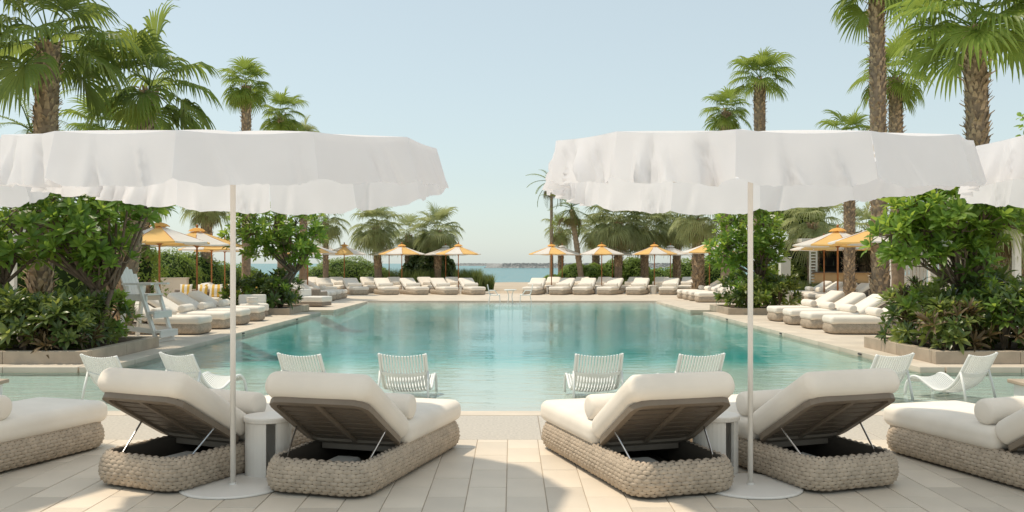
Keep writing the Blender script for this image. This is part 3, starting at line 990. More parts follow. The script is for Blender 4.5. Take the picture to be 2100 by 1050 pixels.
# striped pillows, each a thing
def pillow(loc, rz, tilt, label, k):
    e = thing('pillow', label, 'pillow', loc, rz, 'striped pillows on the sofas')
    e.rotation_euler = (tilt, 0, rz)
    n = 5
    for i in range(n):
        x0, x1 = -.24 + .48 * i / n, -.24 + .48 * (i + 1) / n
        mb = MB(); A, B = 3, 8
        for sgn in (1, -1):
            for a in range(A + 1):
                for b_ in range(B + 1):
                    x = x0 + (x1 - x0) * a / A; z = -.22 + .44 * b_ / B
                    fx = max(0, 1 - (abs(x) / .24) ** 2.2); fz = max(0, 1 - (abs(z) / .22) ** 2.2)
                    pin = 1 - .10 * (1 - (x / .24) ** 2) * (abs(z) / .22) ** 3
                    mb.v.append((x * (1 - .10 * (1 - (z / .22) ** 2) * (abs(x) / .24) ** 3), sgn * .085 * (fx * fz) ** .55, z * pin + .20))
        for h in (0, 1):
            o_ = h * (A + 1) * (B + 1)
            for a in range(A):
                for b_ in range(B):
                    q = o_ + a * (B + 1) + b_
                    f = (q, q + 1, q + B + 2, q + B + 1)
                    mb.f.append(f if h == 0 else tuple(reversed(f)))
        mb.build('stripe', M['stripe_y'] if (i + k) % 2 == 0 else M['linen'], e, True)
PN = ['first', 'second', 'third', 'fourth', 'fifth', 'sixth']
for k in range(5):
    pillow((-11.3 + .54 * k, 33.05, .42), R((-6, 8, -3, 5, -8)[k]), R(-16), 'yellow striped pillow on the nearer left sofa, %s from the left' % PN[k], k)
for k in range(5):
    pillow((-12.6 + .58 * k, 35.15, .44), R((5, -7, 4, -4, 9)[k]), R(-14), 'yellow striped pillow on the farther left sofa, %s from the left' % PN[k], k + 1)

# ------------------------------------------------------------------ chairs standing in the shallow water
def smooth_curve(pts, n=6):
    out = []
    P = [pts[0]] + list(pts) + [pts[-1]]
    for i in range(1, len(P) - 2):
        for k in range(n):
            t = k / n
            a, b_, c_, d_ = P[i-1], P[i], P[i+1], P[i+2]
            out.append(tuple(.5 * (2*b_[j] + (c_[j]-a[j])*t + (2*a[j]-5*b_[j]+4*c_[j]-d_[j])*t*t + (-a[j]+3*b_[j]-3*c_[j]+d_[j])*t**3) for j in range(len(a))))
    out.append(tuple(pts[-1]))
    return out
SEAT = [(-.47, .69), (-.36, .46), (-.25, .27), (-.12, .165), (.02, .16), (.15, .235), (.26, .305), (.35, .30), (.42, .20), (.45, .02)]
def make_pool_chair(label):
    e = thing('pool_chair', label, 'chair', group='white slatted chairs in the shallow water')
    W = .30
    cur = smooth_curve(SEAT, 5)
    def sag(s): return .035 * (1 - s * s)
    for s in (-1, 1):
        MB().tube([(s * W, y, z) for y, z in cur], .019, 8).build('side_rail', M['resin'], e, True)
        MB().tube([(s * (W + .012), -.35, .44), (s * (W + .02), -.40, .22), (s * (W + .03), -.44, 0)], .016, 8).build('rear_leg', M['resin'], e, True)
        MB().tube([(s * W, .45, .02), (s * W, .36, .0), (s * W, .20, .02)], .016, 8).build('front_runner', M['resin'], e, True)
    cut = cur[:38]
    prof = []
    for i, (y, z) in enumerate(cut):
        a = cut[max(0, i - 1)]; b_ = cut[min(len(cut) - 1, i + 1)]
        d = Vector((b_[0] - a[0], b_[1] - a[1])).normalized()
        prof.append((y, z, -d.y, d.x))
    mb = MB(); hw, th = .0105, .009
    for y, z, ny, nz_ in prof:
        for sx, sn in ((-1, -1), (1, -1), (1, 1), (-1, 1)):
            mb.v.append((sx * hw, y + ny * th * sn, z + nz_ * th * sn))
    for i in range(len(prof) - 1):
        for k in range(4):
            k2 = (k + 1) % 4
            mb.f.append((i*4 + k, i*4 + k2, (i+1)*4 + k2, (i+1)*4 + k))
    mb.f += [(3, 2, 1, 0), tuple((len(prof) - 1) * 4 + k for k in range(4))]
    sm = mb.mesh('slat', False, M['resin'])
    n = 15
    for k in range(n):
        s = -1 + 2 * (k + .5) / n
        obj('slat', sm, None, e, (s * (W - .012), -sag(s) * .3, -sag(s)))
    for idx in (6, 16, 27, 37):
        y, z, ny, nz_ = prof[idx]
        pts = [(-W + 2 * W * i / 12, y - sag(-1 + i / 6) * .3 - ny * .012, z - sag(-1 + i / 6) - nz_ * .012) for i in range(13)]
        b2 = MB(); m = 13; hwid = .028
        dy, dz = nz_, -ny
        for p in pts:
            for q in (-1, 1): b2.v.append((p[0], p[1] + dy * hwid * q, p[2] + dz * hwid * q))
            for q in (1, -1): b2.v.append((p[0], p[1] + dy * hwid * q - ny * .008, p[2] + dz * hwid * q - nz_ * .008))
        for i in range(m - 1):
            for k in range(4):
                k2 = (k + 1) % 4
                b2.f.append((i*4 + k, i*4 + k2, (i+1)*4 + k2, (i+1)*4 + k))
        b2.build('cross_band', M['resin'], e)
    return e
pc = None
for px, Y, hd, lab in ((252, 11.75, 24, 'white slatted pool chair, leftmost of the four on the left'),
                       (412, 11.95, 30, 'white slatted pool chair, second from left, its seat showing to the right'),
                       (645, 11.95, 17, 'white slatted pool chair behind the right foreground lounger of the left pair'),
                       (836, 11.95, 4, 'white slatted pool chair left of the middle of the pool'),
                       (1217, 11.95, -6, 'white slatted pool chair right of the middle of the pool'),
                       (1415, 11.95, -12, 'white slatted pool chair behind the left foreground lounger of the right pair'),
                       (1790, 11.9, -22, 'white slatted pool chair, second from the right edge of the photo'),
                       (1958, 11.9, -32, 'white slatted pool chair farthest right with its curled seat showing')):
    p = at(px, 800, Y)
    if pc is None:
        pc = make_pool_chair(lab); pc.location = (p.x, Y + .15, -.142); pc.rotation_euler = (0, 0, R(-hd)); pc.scale = (1, 1, .92)
    else:
        dup(pc, (p.x, Y + .15, -.142), R(-hd), lab)

# low stone-topped blocks in the shallows at both edges of the photo
for s, px in ((-1, -58), (1, 2142)):
    p = at(px, 800, 11.4)
    e = thing('water_table', 'low tan block table in the shallows at the %s photo edge' % ('left' if s < 0 else 'right'), 'table', (p.x, 11.4, -.122), 0)
    MB().rbox((0, 0, .12), (.50, .5, .24), .01, 2).build('base', M['resin'], e)
    MB().rbox((0, 0, .265), (.62, .6, .05), .012, 2).build('table_top', M['kerb'], e)

# bistro set at the far end of the pool
def bistro_chair(px, s, lab):
    p = at(px, 615, 39.2)
    e = thing('bistro_chair', lab, 'chair', (p.x, 39.2, -.115), 0, 'thin white chairs at the far pool end')
    # faces the table: s=+1 faces +x
    cur = [(-.30, .85), (-.25, .62), (-.20, .44), (-.05, .40), (.12, .40), (.24, .42)]
    for q in (-1, 1):
        MB().tube([(s * x, q * .24, z) for x, z in smooth_curve(cur, 4)], .016, 6).build('side_rail', M['resin'], e, True)
        MB().tube([(s * .22, q * .24, .41), (s * .25, q * .25, 0)], .014, 6).build('leg', M['resin'], e)
        MB().tube([(s * -.18, q * .24, .42), (s * -.26, q * .25, 0)], .014, 6).build('leg', M['resin'], e)
        MB().tube([(s * -.24, q * .25, .60), (s * .02, q * .26, .60), (s * .14, q * .25, .42)], .014, 6).build('arm', M['resin'], e)
    for k in range(5):
        MB().tube([(s * x, -.2 + .1 * k, z) for x, z in smooth_curve(cur, 3)], .014, 5).build('slat', M['resin'], e, True)
bistro_chair(1014, 1, 'thin white chair left of the round table at the far pool end')
bistro_chair(1078, -1, 'thin white chair right of the round table at the far pool end')
p = at(1046.5, 615, 39.2)
e = thing('bistro_table', 'small round white table standing in the far end of the pool', 'table', (p.x, 39.2, -.115))
MB().lathe([(.25, .60), (.27, .61), (.27, .635), (.25, .645)], 24).build('table_top', M['resin'], e)
for k in range(4):
    a = PI / 4 + k * PI / 2
    MB().tube(smooth_curve([(.20 * math.cos(a), .20 * math.sin(a), .61), (.10 * math.cos(a), .10 * math.sin(a), .34), (.17 * math.cos(a), .17 * math.sin(a), 0)], 4), .016, 6).build('leg', M['resin'], e, True)

# ------------------------------------------------------------------ lifeguard chair
e = thing('lifeguard_chair', 'tall white wooden lifeguard chair with steps beside the left planter', 'lifeguard chair', (-7.75, 19.5, -.012), R(-8))
wd = M['white']
for q in (-1, 1):
    y = q * .33
    MB().beam((-.05, y, 1.20), (.34, y, 0), .05, .11, (0, 1, 0)).build('front_leg', wd, e)
    MB().beam((-.34, y, 1.18), (-.50, y, 0), .05, .11, (0, 1, 0)).build('rear_leg', wd, e)
    MB().box((-.10, y, 1.225), (.66, .11, .04)).build('armrest', wd, e)
    MB().beam((-.42, y * .93, .30), (.30, y * .93, .22), .04, .10).build('side_brace', wd, e)
    MB().beam((-.38, y * .93, .92), (.10, y * .93, .92), .04, .12).build('seat_rail', wd, e)
for k in range(5):
    MB().box((-.34 + .105 * k, 0, .995), (.095, .62, .028)).build('seat_slat', wd, e)
for k in range(5):
    x = -.25 + .125 * k
    h = .62 - .05 * abs(k - 2) ** 1.6
    a = Vector((-.36, x, .96)); b_ = Vector((-.36 - h * .32, x, .96 + h))
    MB().beam(a, b_, .118, .025, (1, 0, .3)).build('back_slat', wd, e)
for x, z in ((.20, .62), (.34, .22)):
    MB().box((x, 0, z), (.20, .72, .05)).build('step', wd, e)
    MB().box((x + .085, 0, z - .07), (.03, .72, .10)).build('step_riser', wd, e)
MB().box((.33, 0, .03), (.06, .72, .06)).build('foot_rail', wd, e)
MB().box((-.50, 0, .03), (.06, .72, .06)).build('foot_rail', wd, e)
# ------------------------------------------------------------------ plants
G = Vector((0, 0, -1))
def fan_frond(name, elev, seed, mat, pet=.80, blade=1.10, nseg=34, spread=128, droop=.9, pdroop=.35, width=1.0, split=.48):
    """one palmate leaf: arched stalk and a fan of folded, split segments hanging under their weight"""
    r = random.Random(seed)
    mb = MB()
    e0 = R(elev)
    droop *= 1 - .65 * max(0, min(1, (elev - 30) / 45))
    pts = []; p = Vector((0, 0, 0)); n = 6
    for i in range(n + 1):
        pts.append(p.copy())
        a = e0 - pdroop * (i / n) * max(.25, math.cos(e0))
        p = p + Vector((math.cos(a), 0, math.sin(a))) * (pet / n)
    mb.tube(pts, [.020 - .010 * i / n for i in range(n + 1)], 4, False)
    a = e0 - pdroop * max(.25, math.cos(e0)) - .15
    f = Vector((math.cos(a), 0, math.sin(a))); rt = Vector((0, 1, 0)); u = Vector((-math.sin(a), 0, math.cos(a)))
    base = pts[-1]
    dl = 2 * R(spread) / nseg
    for k in range(nseg):
        b = -R(spread) + (k + .5) * dl
        d0 = (f * math.cos(b) + rt * math.sin(b) + u * (.10 + .22 * abs(math.sin(b)) * r.uniform(.5, 1.2))).normalized()
        L = blade * (.72 + .28 * math.cos(b * .8)) * r.uniform(.88, 1.08)
        dr = droop * r.uniform(.7, 1.35)
        q = base.copy(); st = []
        ts = (0, split * .55, split, split + (1 - split) * .36, split + (1 - split) * .7, 1.0)
        d = d0
        for i, t in enumerate(ts):
            if i:
                q = q + d * (L * (t - ts[i-1]))
            d = (d0 + G * (dr * max(0, t - .18) ** 1.25 * 1.6)).normalized()
            if t <= split + .01: hw = L * t * math.sin(dl / 2) * 1.0 * width + .002
            else: hw = L * split * math.sin(dl / 2) * width * (1 - (t - split) / (1 - split)) ** .8 + .0015
            sd = d.cross(u)
            if sd.length < .2: sd = d.cross(rt)
            sd.normalize(); uu = sd.cross(d)
            st.append((q - sd * hw + uu * hw * .55, q - uu * hw * .2, q + sd * hw + uu * hw * .55))
        o = len(mb.v)
        for s3 in st: mb.v.extend([tuple(x) for x in s3])
        for i in range(len(st) - 1):
            for j in range(2):
                x = o + i * 3 + j
                mb.f.append((x, x + 1, x + 4, x + 3))
    return mb.mesh(name, False, mat)

def feather_frond(name, elev, seed, mat, L=2.2, nl=34, ll=.5, arch=1.1):
    r = random.Random(seed); mb = MB(); e0 = R(elev)
    pts = []; p = Vector((0, 0, 0)); n = 12; dirs = []
    for i in range(n + 1):
        a = e0 - arch * (i / n) ** 1.3
        d = Vector((math.cos(a), 0, math.sin(a))); pts.append(p.copy()); dirs.append(d); p = p + d * (L / n)
    mb.tube(pts, [.022 - .018 * i / n for i in range(n + 1)], 4, False)
    for k in range(nl):
        t = .12 + .88 * (k + r.random() * .5) / nl
        i = min(n - 1, int(t * n)); q0 = pts[i].lerp(pts[i+1], t * n - i); d = dirs[i]
        for s in (-1, 1):
            l = ll * (math.sin(PI * (t * .85 + .12)) ** .6) * r.uniform(.85, 1.1)
            v = (d * .55 + Vector((0, s, 0)) * .8 + Vector((0, 0, .15))).normalized()
            q = q0.copy(); o = len(mb.v); w = .016
            for j, tt in enumerate((0, .35, .7, 1)):
                dd = (v + G * (.9 * tt * r.uniform(.8, 1.2))).normalized()
                sd = dd.cross(Vector((0, 0, 1)))
                sd = sd.normalized() if sd.length > .1 else Vector((1, 0, 0))
                ww = w * (1 - tt) ** .6 + .001
                mb.v += [tuple(q - sd * ww), tuple(q + sd * ww)]
                q = q + dd * l * .35
            for j in range(3): mb.f.append((o + j*2, o + j*2 + 1, o + j*2 + 3, o + j*2 + 2))
    return mb.mesh(name, False, mat)

ELEVS = (82, 62, 44, 26, 8, -14, -36, -56)
FR = {}
for key, mat, kw in (('wash', M['frond'], dict(droop=1.7, nseg=30)), ('dark', M['frond_dark'], dict(droop=2.4, pet=.95, blade=1.25, nseg=36, split=.54)),
                     ('grey', M['frond_grey'], dict(droop=2.2, pet=.80, blade=1.15, nseg=28, spread=115, width=.9, split=.42)),
                     ('dry', M['frond_dry'], dict(droop=1.8, pet=.7, blade=.95, nseg=24, spread=80))):
    FR[key] = {el: [fan_frond('frond', el, 100 * i + int(el) + 7, mat, **kw) for i in range(2)] for el in ELEVS}
FR['coco'] = {el: [feather_frond('frond', el, 50 * i + int(el), M['frond_dark']) for i in range(2)] for el in ELEVS}

def trunk_path(base, top, bend=.0, n=14):
    pts = []
    base, top = Vector(base), Vector(top)
    for i in range(n + 1):
        t = i / n
        p = base.lerp(top, t); p.x += bend * math.sin(PI * t)
        pts.append(p)
    return pts
def palm(name, label, base, top, r0, r1, fkey, nfr, scale, seed, boots=140, boot_from=.35, dry=0, bend=0.0, boot_len=.16, lo=-56, hi=82, flare=1.3):
    r = random.Random(seed)
    base, top = Vector(base), Vector(top)
    e = thing(name, label, 'palm tree', base, 0, 'palm trees')
    rel = trunk_path((0, 0, 0), top - base - Vector((0, 0, .16 * scale)), bend)
    n = len(rel)
    rad = []
    for i in range(n):
        t = i / (n - 1)
        rad.append((r0 + (r1 - r0) * t) * (1 + (flare - 1) * max(0, 1 - t * 7)) * r.uniform(.96, 1.05))
    MB().tube(rel, rad, 12).build('trunk', M['pale_bark'] if fkey == 'coco' else M['bark'], e, True)
    # old leaf bases
    mb = MB()
    boots = int(boots * 2.2)
    for k in range(boots):
        t = boot_from + (1 - boot_from) * (k + r.random()) / boots
        i = min(n - 2, int(t * (n - 1))); p = rel[i].lerp(rel[i+1], t * (n - 1) - i); rr_ = rad[i]
        a = k * 2.39996 + r.uniform(-.25, .25)
        out = Vector((math.cos(a), math.sin(a), 0)); sd = Vector((-math.sin(a), math.cos(a), 0))
        w = rr_ * r.uniform(.16, .32); l = boot_len * r.uniform(.5, 1.3); lift = r.uniform(.15, .95) * l
        q0 = p + out * rr_ * .92
        q1 = q0 + out * (.22 * l) + Vector((0, 0, l * .6)); q2 = q0 + out * lift + Vector((0, 0, l))
        mb.add([q0 - sd * w, q0 + sd * w, q1 + sd * w * .8, q1 - sd * w * .8, q2 + sd * w * .35, q2 - sd * w * .35, q0 + Vector((0, 0, l * .5)), q2 - Vector((0, 0, .03)) - out * .02],
               [(0, 1, 2, 3), (3, 2, 4, 5), (1, 0, 6), (0, 3, 6), (1, 6, 2), (3, 5, 7, 6), (2, 6, 7, 4)])
    if boots: tag(mb.build('leaf_bases', M['boot'], e), kind='stuff')
    tp = top - base
    keys = [x for x in ELEVS if lo <= x <= hi]
    for k in range(nfr):
        t = (k + .5) / nfr
        el = hi - (hi - lo) * t ** .85 + r.uniform(-9, 9)
        kk = min(keys, key=lambda x: abs(x - el))
        me = FR[fkey][kk][r.randrange(2)]
        o = obj('frond', me, None, e, tp + Vector((0, 0, r.uniform(-.12, .10) * scale - .12 * t)))
        o.rotation_euler = (r.uniform(-.15, .15), R(kk - el) * .7, k * 2.39996 + r.uniform(-.3, .3))
        s = scale * r.uniform(.85, 1.12); o.scale = (s, s, s)
    for k in range(dry):
        kk = (-56, -36)[k % 2]
        o = obj('dry_frond', FR['dry'][kk][k % 2], None, e, tp + Vector((0, 0, -.25 * scale)))
        o.rotation_euler = (r.uniform(-.2, .2), r.uniform(-.1, .3), k * 2.39996 + 1)
        s = scale * r.uniform(.7, 1.0); o.scale = (s, s, s)
    return e
def palm_px(label, px, py, Y, r0, r1, fkey, nfr, scale, seed, bpx=None, z0=0.0, name='fan_palm', **kw):
    top = at(px, py, Y); b = at(bpx if bpx is not None else px, 600, Y); b.z = z0
    return palm(name, label, b, top, r0, r1, fkey, nfr, scale, seed, **kw)

# left
palm_px('big fan palm at the left photo edge with a thick brown trunk', 100, 78, 18.6, .24, .22, 'dark', 18, .95, 1, lo=-36, bpx=78, z0=.1, boots=260, boot_from=.02, flare=1.0)
palm_px('leaning fan palm with long drooping fronds above the left umbrella', 306, 176, 20.6, .19, .19, 'dark', 17, .88, 2, lo=-40, bpx=250, z0=.1, boots=260, boot_len=.17, boot_from=.02, flare=1.05)
palm_px('slim fan palm, third from left above the left umbrella', 505, 172, 40, .19, .20, 'wash', 24, .76, 3, z0=-.02, boots=220, hi=75)
palm_px('shorter fan palm, fourth from left above the left umbrella', 578, 232, 42, .21, .20, 'wash', 20, .76, 4, z0=-.02, boots=180)
palm_px('fan palm whose tip just shows over the left umbrella rim', 622, 285, 48, .2, .2, 'grey', 22, .8, 5, z0=-.02, boots=80)
palm_px('fan palm low behind the leaning palm on the left', 212, 268, 26, .2, .18, 'wash', 22, .75, 6, z0=-.02, boots=80)
palm_px('feathery coconut palm at the left edge behind the thick trunk', 62, 262, 27, .14, .12, 'coco', 16, 1.0, 7, z0=-.02, name='coconut_palm', boots=0)
palm_px('fan palm with scaly trunk behind the lifeguard chair', 292, 395, 30, .24, .22, 'grey', 18, .8, 8, z0=-.02, boots=160, boot_from=.05)
palm_px('fan palm behind the second left parasol', 424, 415, 47, .27, .27, 'grey', 24, .9, 9, z0=-.02, boots=150, boot_from=.05, dry=6)
palm_px('fan palm right of the second left plumeria tree', 668, 452, 50, .15, .15, 'grey', 24, .85, 10, z0=-.02, boots=60)
palm_px('sabal palm left of the two behind the far left loungers', 770, 462, 54, .23, .20, 'grey', 32, 1.05, 11, z0=-.02, boots=150, bpx=778, lo=-56, dry=4)
palm_px('short sabal palm behind the right one of the far left pair', 838, 478, 57, .22, .24, 'grey', 18, .85, 12, z0=-.02, boots=80)
palm_px('sabal palm nearest the sea gap on the left', 898, 470, 55, .22, .20, 'grey', 32, 1.0, 13, z0=-.02, boots=150, dry=4)
# right
palm_px('slender coconut palm nearest the sea gap on the right', 1131, 372, 56, .13, .08, 'coco', 22, .75, 20, z0=-.02, name='coconut_palm', boots=0, dry=4)
palm_px('leaning coconut palm with ragged crown right of the slender one', 1172, 425, 54, .18, .15, 'coco', 22, .9, 21, bpx=1196, z0=-.02, name='coconut_palm', boots=40, dry=6)
palm_px('bushy coconut palm low behind the leaning one', 1150, 470, 60, .2, .18, 'grey', 22, .8, 22, z0=-.02, boots=40, dry=3)
palm_px('shaggy sabal palm across the pool, left of four behind the right loungers', 1268, 452, 54, .23, .25, 'grey', 38, 1.2, 23, z0=-.02, boots=200, boot_from=.35, dry=10)
palm_px('shaggy sabal palm across the pool, second of four behind the right loungers', 1322, 462, 55, .22, .25, 'grey', 34, 1.1, 24, z0=-.02, boots=200, boot_from=.1, dry=6)
palm_px('shaggy sabal palm across the pool, third of four behind the right loungers', 1388, 450, 56, .22, .25, 'grey', 36, 1.15, 25, z0=-.02, boots=200, boot_from=.1, dry=7)
palm_px('thick scaly trunked sabal palm left of the second right planter', 1432, 448, 46, .29, .28, 'grey', 30, .98, 26, z0=-.02, boots=260, boot_from=.0, dry=3, boot_len=.2)
palm_px('dark sabal palm behind the shaggy ones, between the first two', 1222, 470, 60, .24, .26, 'grey', 26, .9, 27, z0=-.02, boots=60, dry=6)
palm_px('lower fan palm of the pair left of the tall right trunk', 1489, 225, 42, .24, .23, 'wash', 20, .76, 28, z0=-.02, boots=200)
palm_px('taller fan palm of the pair left of the tall right trunk', 1558, 158, 38, .21, .23, 'wash', 19, .86, 29, z0=-.02, boots=200, lo=-20)
palm_px('fan palm peeping over the right umbrella beside the tall trunk', 1742, 282, 36, .21, .20, 'wash', 18, .82, 30, z0=-.02, boots=260, boot_from=.0)
palm_px('very tall fan palm whose crown leaves the top of the photo', 1797, -40, 25, .23, .19, 'wash', 20, .95, 31, lo=-36, bpx=1806, z0=-.02, boots=300, boot_from=.0)
palm_px('fan palm with dark trunk behind the very tall one', 1836, 152, 31, .20, .22, 'wash', 19, .88, 32, bpx=1842, z0=-.02, boots=200)
palm_px('big fan palm with thick scaly trunk at the upper right', 2000, 45, 17.8, .19, .20, 'wash', 24, 1.02, 33, lo=-20, bpx=2012, z0=.1, boots=300, boot_len=.16, boot_from=.02)
for k, (px, py, Y, sc, dr) in enumerate(((1668, 452, 44, 1.1, 4), (1775, 470, 46, 1.0, 3), (2030, 430, 24, 1.0, 8), (2095, 420, 26, 1.0, 6), (1880, 470, 40, 1.0, 3))):
    palm_px(['shaggy fan palm behind the bar parasols', 'fan palm behind the bar roof', 'shaggy fan palm behind the right plumeria tree',
             'shaggy fan palm behind the white cabana at the right edge', 'fan palm far behind the right planter'][k], px, py, Y, .26, .28, 'grey', 22, sc, 60 + k, z0=-.02, boots=120, boot_from=.1, dry=dr)

# ---- leaf rosettes
def rosette(name, n, L, W, mat, seed, wide=.62, e_lo=5, e_hi=70, droop=.6, fold=.25):
    r = random.Random(seed); mb = MB()
    for k in range(n):
        az = k * 2.39996 + r.uniform(-.3, .3)
        el = R(e_lo + (e_hi - e_lo) * (k + .5) / n + r.uniform(-8, 8))
        l = L * r.uniform(.75, 1.15); w = W * r.uniform(.85, 1.15)
        out = Vector((math.cos(az), math.sin(az), 0))
        q = out * .01 + Vector((0, 0, .02 * k / n)); o = len(mb.v)
        ts = (0, .25, .5, .75, 1.0)
        for i, t in enumerate(ts):
            a = el - droop * t * t * r.uniform(.9, 1.1)
            d = out * math.cos(a) + Vector((0, 0, math.sin(a)))
            sd = Vector((-math.sin(az), math.cos(az), 0)); uu = sd.cross(d)
            if uu.z < 0: uu = -uu
            if t < wide: hw = w * math.sin(PI / 2 * (t / wide)) ** 1.0
            else: hw = w * max(.04, math.cos(PI / 2 * ((t - wide) / (1 - wide)))) ** .7
            hw = max(hw, .004)
            mb.v += [tuple(q - sd * hw + uu * hw * fold), tuple(q), tuple(q + sd * hw + uu * hw * fold)]
            q = q + d * (l * .25)
        for i in range(4):
            for j in range(2):
                x = o + i * 3 + j
                mb.f.append((x, x + 1, x + 4, x + 3))
    return mb.mesh(name, True, mat)
ROS = {
    'plume': [rosette('leaf_cluster', 11, .30, .044, M['plume'], 10 + i) for i in range(4)],
    'plume_dark': [rosette('leaf_cluster', 11, .29, .046, M['plume_dark'], 20 + i) for i in range(4)],
    'shrub': [rosette('leaf_cluster', 12, .24, .036, M['shrub'], 30 + i, .5, -10, 75, .7) for i in range(4)],
    'shrub_dark': [rosette('leaf_cluster', 12, .24, .038, M['shrub_dark'], 40 + i, .5, -10, 75, .7) for i in range(4)],
    'fern': [rosette('leaf_cluster', 14, .34, .017, M['fern'], 90 + i, .4, 0, 75, 1.1) for i in range(3)],
    'twig': [rosette('leaf_cluster', 5, .075, .028, M['plume'], 80 + i, .5, -20, 60, .4) for i in range(3)],
    'shrub_brown': [rosette('leaf_cluster', 11, .24, .022, M['shrub_brown'], 50 + i, .5, 0, 80, .9) for i in range(3)],
    'shrub_green': [rosette('leaf_cluster', 12, .22, .040, M['plume'], 70 + i, .55, -5, 70, .6) for i in range(3)],
}
def flower_mesh(seed):
    r = random.Random(seed); mb = MB()
    for f in range(7):
        c = Vector((r.uniform(-.09, .09), r.uniform(-.09, .09), .10 + r.uniform(0, .08)))
        tilt = Vector((r.uniform(-.6, .6), r.uniform(-.6, .6), 1)).normalized()
        q = tilt.to_track_quat('Z', 'Y')
        for k in range(5):
            a = k * 2 * PI / 5
            p = [Vector((0, 0, 0)), Vector((.020, -.014, .008)), Vector((.042, 0, .012)), Vector((.020, .014, .008))]
            mb.add([c + q @ (rotz(a) @ x) for x in p], [(0, 1, 2, 3)])
    return mb.mesh('flower_cluster', False, M['flower'])
FLW = [flower_mesh(i) for i in range(3)]

def in_ellipsoid(r, c, rad, shell=.55):
    while True:
        v = Vector((r.uniform(-1, 1), r.uniform(-1, 1), r.uniform(-1, 1)))
        if shell ** 2 < v.length_squared <= 1: break
    return Vector((c[0] + v.x * rad[0], c[1] + v.y * rad[1], c[2] + v.z * rad[2])), v

def plumeria(label, stems, blobs, n, kinds, seed, flowers=14, scale=1.0, shell=.5):
    r = random.Random(seed)
    b0 = Vector(stems[0])
    e = thing('plumeria_tree', label, 'tree', b0)
    vol = [b[1][0] * b[1][1] * b[1][2] for b in blobs]
    tips = []
    for (c, rad), v in zip(blobs, vol):
        for k in range(int(n * v / sum(vol)) + 1):
            p, d = in_ellipsoid(r, c, rad, shell); tips.append((p, d, c))
    limbs = []
    trunk = MB()
    for si, s in enumerate(stems):
        s = Vector(s)
        near = min(blobs, key=lambda b: (Vector(b[0]) - s).length)
        c = Vector(near[0]) - Vector((0, 0, near[1][2] * .55))
        fork = s.lerp(c, .75) + Vector((r.uniform(-.1, .1), r.uniform(-.1, .1), 0))
        trunk.tube([x - b0 for x in (s, s.lerp(fork, .5) + Vector((r.uniform(-.08, .08), r.uniform(-.05, .05), 0)), fork)], [.062 * scale, .05 * scale, .042 * scale], 8)
        for (bc, brad) in blobs:
            if (Vector((bc[0], bc[1], 0)) - Vector((s.x, s.y, 0))).length < .95 or len(stems) == 1:
                for k in range(5):
                    q, _ = in_ellipsoid(r, bc, [x * .62 for x in brad], .3)
                    mid = fork.lerp(q, .5) + Vector((0, 0, -.10))
                    trunk.tube([x - b0 for x in (fork, mid, q)], [.036 * scale, .028 * scale, .018 * scale], 6)
                    limbs.append(q); limbs.append(mid)
    trunk.build('trunk', M['wood_grey'], e, True)
    tw = MB()
    for p, d, c in tips:
        q = min(limbs, key=lambda l: (l - p).length_squared)
        if (q - p).length < 1.1:
            tw.tube([x - b0 for x in (q, q.lerp(p, .5) + Vector((0, 0, -.04)), p)], [.014, .011, .008], 4, False)
    tag(tw.build('twigs', M['wood_grey'], e), kind='stuff')
    for k, (p, d, c) in enumerate(tips):
        ax = (Vector((d.x, d.y, d.z * .6 + .75)) + Vector((r.uniform(-.3, .3), r.uniform(-.3, .3), 0))).normalized()
        key = kinds[r.randrange(len(kinds))]
        o = obj('leaf_cluster', ROS[key][r.randrange(len(ROS[key]))], None, e, p - b0)
        o.rotation_euler = (ax.to_track_quat('Z', 'Y') @ Quaternion((0, 0, 1), r.uniform(0, 6.28))).to_euler()
        s = r.uniform(.6, 1.1); o.scale = (s, s, s)
    up = sorted(tips, key=lambda t: -(t[1].z * .6 - t[1].y))[:flowers * 3]
    for p, d, c in r.sample(up, min(flowers, len(up))):
        o = obj('flower_cluster', FLW[r.randrange(3)], None, e, p - b0 + Vector((0, -.03, .06)))
        o.rotation_euler = (R(25), 0, r.uniform(0, 6))
    return e
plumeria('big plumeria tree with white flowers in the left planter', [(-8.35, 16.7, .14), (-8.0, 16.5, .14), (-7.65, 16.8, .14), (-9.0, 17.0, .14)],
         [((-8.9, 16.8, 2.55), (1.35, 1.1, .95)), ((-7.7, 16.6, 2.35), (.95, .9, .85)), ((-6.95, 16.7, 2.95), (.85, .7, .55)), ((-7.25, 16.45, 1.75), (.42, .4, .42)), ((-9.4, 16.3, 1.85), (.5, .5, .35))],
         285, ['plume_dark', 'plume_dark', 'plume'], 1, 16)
plumeria('open branched plumeria tree in the right planter, lit by the sun', [(7.75, 16.7, .14), (8.35, 16.6, .14), (8.75, 16.9, .14)],
         [((8.0, 16.7, 2.45), (1.15, .9, .70)), ((7.25, 16.6, 2.05), (.68, .6, .50)), ((8.85, 16.8, 2.55), (.60, .6, .55)), ((8.2, 16.4, 1.72), (.75, .4, .28))],
         285, ['plume', 'plume', 'plume', 'plume_dark'], 2, 12, .8, .3)
plumeria('dark plumeria tree in the second left planter', [(-8.3, 30.6, .14), (-7.8, 30.5, .14), (-8.9, 30.8, .14)],
         [((-8.4, 30.6, 2.75), (1.30, 1.0, .90)), ((-7.1, 30.5, 2.70), (.95, .8, .85)), ((-7.0, 30.4, 1.95), (.5, .5, .4))],
         230, ['plume_dark', 'plume_dark', 'plume'], 3, 8)
